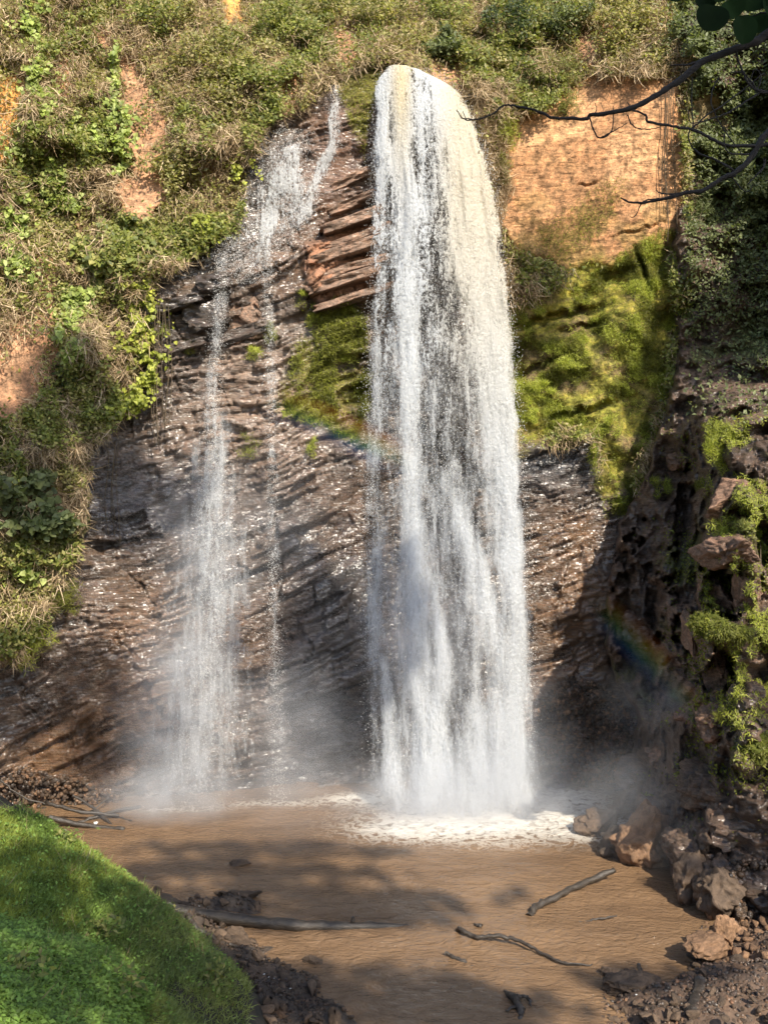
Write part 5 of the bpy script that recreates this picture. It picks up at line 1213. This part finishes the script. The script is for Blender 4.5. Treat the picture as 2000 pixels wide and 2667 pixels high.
# ------------------------------------------------------------------ unseen trees behind the viewpoint, crowns shaped to throw the wanted shade
SHADE = [  # px, py, rx, ry, depth of the shaded place, amount
    (100, 2560, 480, 330, 10.5, 1.05), (150, 2350, 330, 250, 14, 1.0), (560, 2660, 200, 150, 12.3, 1.3), (500, 2500, 230, 200, 14.5, 1.2), (200, 2200, 260, 90, 18, 1.0), (700, 2350, 300, 130, 18, 1.1), (900, 2580, 420, 150, 14.5, 1.3), (1250, 2620, 250, 90, 14.3, 1.2),
    (700, 2210, 380, 50, 21, .9), (1000, 2350, 200, 110, 18, 1.3), (600, 2280, 300, 60, 20, 1.1), (1330, 2330, 60, 50, 18.5, .6), (1690, 2540, 170, 60, 15, 1.1), (950, 2280, 120, 60, 19.5, .8),
    (1850, 280, 330, 300, 3.6, 1.4),
    (170, 1090, 125, 135, 24, 1.5), (50, 1290, 140, 230, 23, 1.2), (290, 1260, 90, 150, 24.5, 1.4), (400, 1340, 120, 80, 25, 1.1), (300, 1430, 110, 40, 24.5, 1.0), (250, 1850, 110, 140, 24, .8), (60, 1780, 100, 100, 23, .8), (380, 1960, 90, 70, 24.5, .7),
    (850, 1760, 150, 240, 26, .9), (760, 1500, 90, 60, 26, .7), (620, 1760, 60, 90, 25, .5),
    (1390, 790, 75, 170, 27, 1.1), 
    (1820, 2100, 110, 90, 20, 1.0), (1900, 2260, 140, 70, 18, 1.0), (1900, 830, 130, 170, 25, 1.2), (1950, 550, 90, 80, 26, .8), (1000, 1600, 60, 120, 24, .4)]
sv = []
for (px, py, rx, ry, d, am) in SHADE:
    area = (rx / F * d) * (ry / F * d) * 3.14
    nn = int(area * am * 55)
    if d < 5: nn *= 2
    t = RNG.uniform(0, 6.283, nn); r = RNG.uniform(0, 1, nn) ** .5
    k = fbm(px / 100. + np.cos(t) * r * rx / F * d * .9, py / 100. + np.sin(t) * r * ry / F * d * .9, 0, 3, 201)
    keep = RNG.uniform(0, 1, nn) < sstep(.30, .5, k + .35 * am - .15)
    t, r = t[keep], r[keep]
    p = P(px + np.cos(t) * r * rx, py + np.sin(t) * r * ry, np.full(len(t), float(d)))
    yt = RNG.uniform(-12, -8, len(t)); q_ = (p[:, 1] - yt) / -SUN[1]
    sv.append(p + q_[:, None] * SUN)
sv = np.concatenate(sv)
groups = [sv[:, 2] < 27, (sv[:, 2] >= 27) & (sv[:, 0] < 11), (sv[:, 2] >= 27) & (sv[:, 0] >= 11)]
for gi, (k, lb, tx) in enumerate(zip(groups, ['leafy tree behind the viewpoint shading the near pool and bank', 'tall tree behind the viewpoint shading the left cliff', 'tall tree behind the viewpoint shading the ravine wall'], [(2.0, -10.0), (-3.0, -11.0), (24.0, -10.0)])):
    q = sv[k]; n = len(q); e = empty('tree', (tx[0], tx[1], 6.6), lb, 'tree')
    L = RNG.uniform(.22, .45, n)
    b = Bag(); b.add(leaf_batch(q, rdir(n, SUN, .6), rdir(n, (0, 0, -.3), .8), L, L * .7, pal('dark', n), 'small')); b.out('crown', M_leaf, e)
    top = q.mean(0); bb = Bag(); base = np.array([tx[0], tx[1], 6.6]); cr_ = np.array([base[0] * .5 + top[0] * .5, base[1], top[2]])
    bb.add(tube([base, (base + cr_) / 2 + [.2, 0, 0], cr_], [.28, .2, .10], 9))
    for _ in range(26):
        tgt = q[RNG.integers(n)]; o2 = q[RNG.integers(n)]; nd = q[np.argsort(((q - tgt) ** 2).sum(-1))[min(n - 1, 120)]]
        bb.add(tube([tgt, (tgt + nd) / 2 + [0, 0, .2], nd], [.02, .035, .045], 6))
    bb.out('trunk', M_bark, e)
# ground under the viewpoint
xs2 = np.arange(-30, 30, .6); ys2 = np.arange(-30, 5.4, .6); X, Y = np.meshgrid(xs2, ys2[::-1])
z = 5.9 - .12 * np.maximum(Y, 0) ** 1.6 + .15 * np.maximum(-Y, 0) + (fbm(X * .3, Y * .3, 0, 4, 210) - .5) * .8
near = mk('near_ground', np.stack([X, Y, np.minimum(z, 12)], -1).reshape(-1, 3), gridfaces(*X.shape), M_bank, smooth=True)
tag(near, 'dark earth slope under the viewpoint', None, None, 'structure')

# ------------------------------------------------------------------ mist
def mist_volume(name, lo, hi, blobs, label, nscale=.8):
    v = np.array([[x, y, z] for x in (lo[0], hi[0]) for y in (lo[1], hi[1]) for z in (lo[2], hi[2])], float)
    f = np.array([[0, 1, 3, 2], [4, 6, 7, 5], [0, 4, 5, 1], [2, 3, 7, 6], [0, 2, 6, 4], [1, 5, 7, 3]])
    m = bpy.data.materials.new(name); m.use_nodes = True; n = m.node_tree; n.nodes.remove(n.nodes['Principled BSDF']); L = n.links
    geo = N(n, 'ShaderNodeNewGeometry'); pv = N(n, 'ShaderNodeVolumePrincipled'); pv.inputs['Color'].default_value = (.92, .95, 1.0, 1); pv.inputs['Anisotropy'].default_value = 0.0
    tot = None
    for (c, r, a) in blobs:
        s = N(n, 'ShaderNodeVectorMath', operation='SUBTRACT'); L.new(geo.outputs['Position'], s.inputs[0]); s.inputs[1].default_value = [float(t) for t in c]
        k = N(n, 'ShaderNodeVectorMath', operation='DIVIDE'); L.new(s.outputs[0], k.inputs[0]); k.inputs[1].default_value = r
        l = N(n, 'ShaderNodeVectorMath', operation='LENGTH'); L.new(k.outputs[0], l.inputs[0])
        g = mapr(n, mathn(n, 'MULTIPLY', l.outputs['Value'], l.outputs['Value']), 1, 0, 0, 1); g = mathn(n, 'MULTIPLY', mathn(n, 'MULTIPLY', g, g), a)
        tot = g if tot is None else mathn(n, 'ADD', tot, g)
    nz = noise_node(n, nscale, 3, .6, geo.outputs['Position'], .6)
    dn = mathn(n, 'MULTIPLY', tot, mapr(n, nz.outputs['Fac'], .36, .64, .45, 1.5))
    L.new(dn, pv.inputs['Density']); L.new(pv.outputs[0], n.nodes['Material Output'].inputs['Volume'])
    o = mk(name, v, f, m); return tag(o, label, None, None, 'stuff')
mist_volume('mist', (-8.5, 18.2, .12), (8.5, 25.4, 11), [
    (P(1200, 2080, 22.8), (3.6, 1.8, 1.8), .55), (P(1200, 2140, 22.1), (2.8, 1.1, .9), .6), (P(1330, 1950, 23.0), (2.2, 1.3, 3.0), .25), (P(1100, 1650, 23.2), (2.2, 1.3, 4.5), .20),
    (P(520, 1500, 23.8), (1.6, 1.0, 4.4), .30), (P(470, 1850, 23.3), (2.2, 1.2, 3.4), .42), (P(440, 2080, 22.9), (2.6, 1.4, 1.1), .55), (P(760, 1950, 24.0), (2.6, 1.3, 3.4), .26), (P(700, 1400, 24.3), (2.4, .9, 4.0), .08),
    (P(1720, 1820, 21.2), (2.0, 1.2, 1.3), .07), (P(1650, 2080, 20.6), (3.0, 1.6, 1.8), .11), (P(1900, 2250, 19.2), (2.2, 1.0, 1.6), .12), (P(1000, 2120, 21.5), (7.0, 2.6, 1.5), .08)], 'pale spray drifting over the pool at the foot of the falls')

# ------------------------------------------------------------------ faint rainbow hanging in the spray
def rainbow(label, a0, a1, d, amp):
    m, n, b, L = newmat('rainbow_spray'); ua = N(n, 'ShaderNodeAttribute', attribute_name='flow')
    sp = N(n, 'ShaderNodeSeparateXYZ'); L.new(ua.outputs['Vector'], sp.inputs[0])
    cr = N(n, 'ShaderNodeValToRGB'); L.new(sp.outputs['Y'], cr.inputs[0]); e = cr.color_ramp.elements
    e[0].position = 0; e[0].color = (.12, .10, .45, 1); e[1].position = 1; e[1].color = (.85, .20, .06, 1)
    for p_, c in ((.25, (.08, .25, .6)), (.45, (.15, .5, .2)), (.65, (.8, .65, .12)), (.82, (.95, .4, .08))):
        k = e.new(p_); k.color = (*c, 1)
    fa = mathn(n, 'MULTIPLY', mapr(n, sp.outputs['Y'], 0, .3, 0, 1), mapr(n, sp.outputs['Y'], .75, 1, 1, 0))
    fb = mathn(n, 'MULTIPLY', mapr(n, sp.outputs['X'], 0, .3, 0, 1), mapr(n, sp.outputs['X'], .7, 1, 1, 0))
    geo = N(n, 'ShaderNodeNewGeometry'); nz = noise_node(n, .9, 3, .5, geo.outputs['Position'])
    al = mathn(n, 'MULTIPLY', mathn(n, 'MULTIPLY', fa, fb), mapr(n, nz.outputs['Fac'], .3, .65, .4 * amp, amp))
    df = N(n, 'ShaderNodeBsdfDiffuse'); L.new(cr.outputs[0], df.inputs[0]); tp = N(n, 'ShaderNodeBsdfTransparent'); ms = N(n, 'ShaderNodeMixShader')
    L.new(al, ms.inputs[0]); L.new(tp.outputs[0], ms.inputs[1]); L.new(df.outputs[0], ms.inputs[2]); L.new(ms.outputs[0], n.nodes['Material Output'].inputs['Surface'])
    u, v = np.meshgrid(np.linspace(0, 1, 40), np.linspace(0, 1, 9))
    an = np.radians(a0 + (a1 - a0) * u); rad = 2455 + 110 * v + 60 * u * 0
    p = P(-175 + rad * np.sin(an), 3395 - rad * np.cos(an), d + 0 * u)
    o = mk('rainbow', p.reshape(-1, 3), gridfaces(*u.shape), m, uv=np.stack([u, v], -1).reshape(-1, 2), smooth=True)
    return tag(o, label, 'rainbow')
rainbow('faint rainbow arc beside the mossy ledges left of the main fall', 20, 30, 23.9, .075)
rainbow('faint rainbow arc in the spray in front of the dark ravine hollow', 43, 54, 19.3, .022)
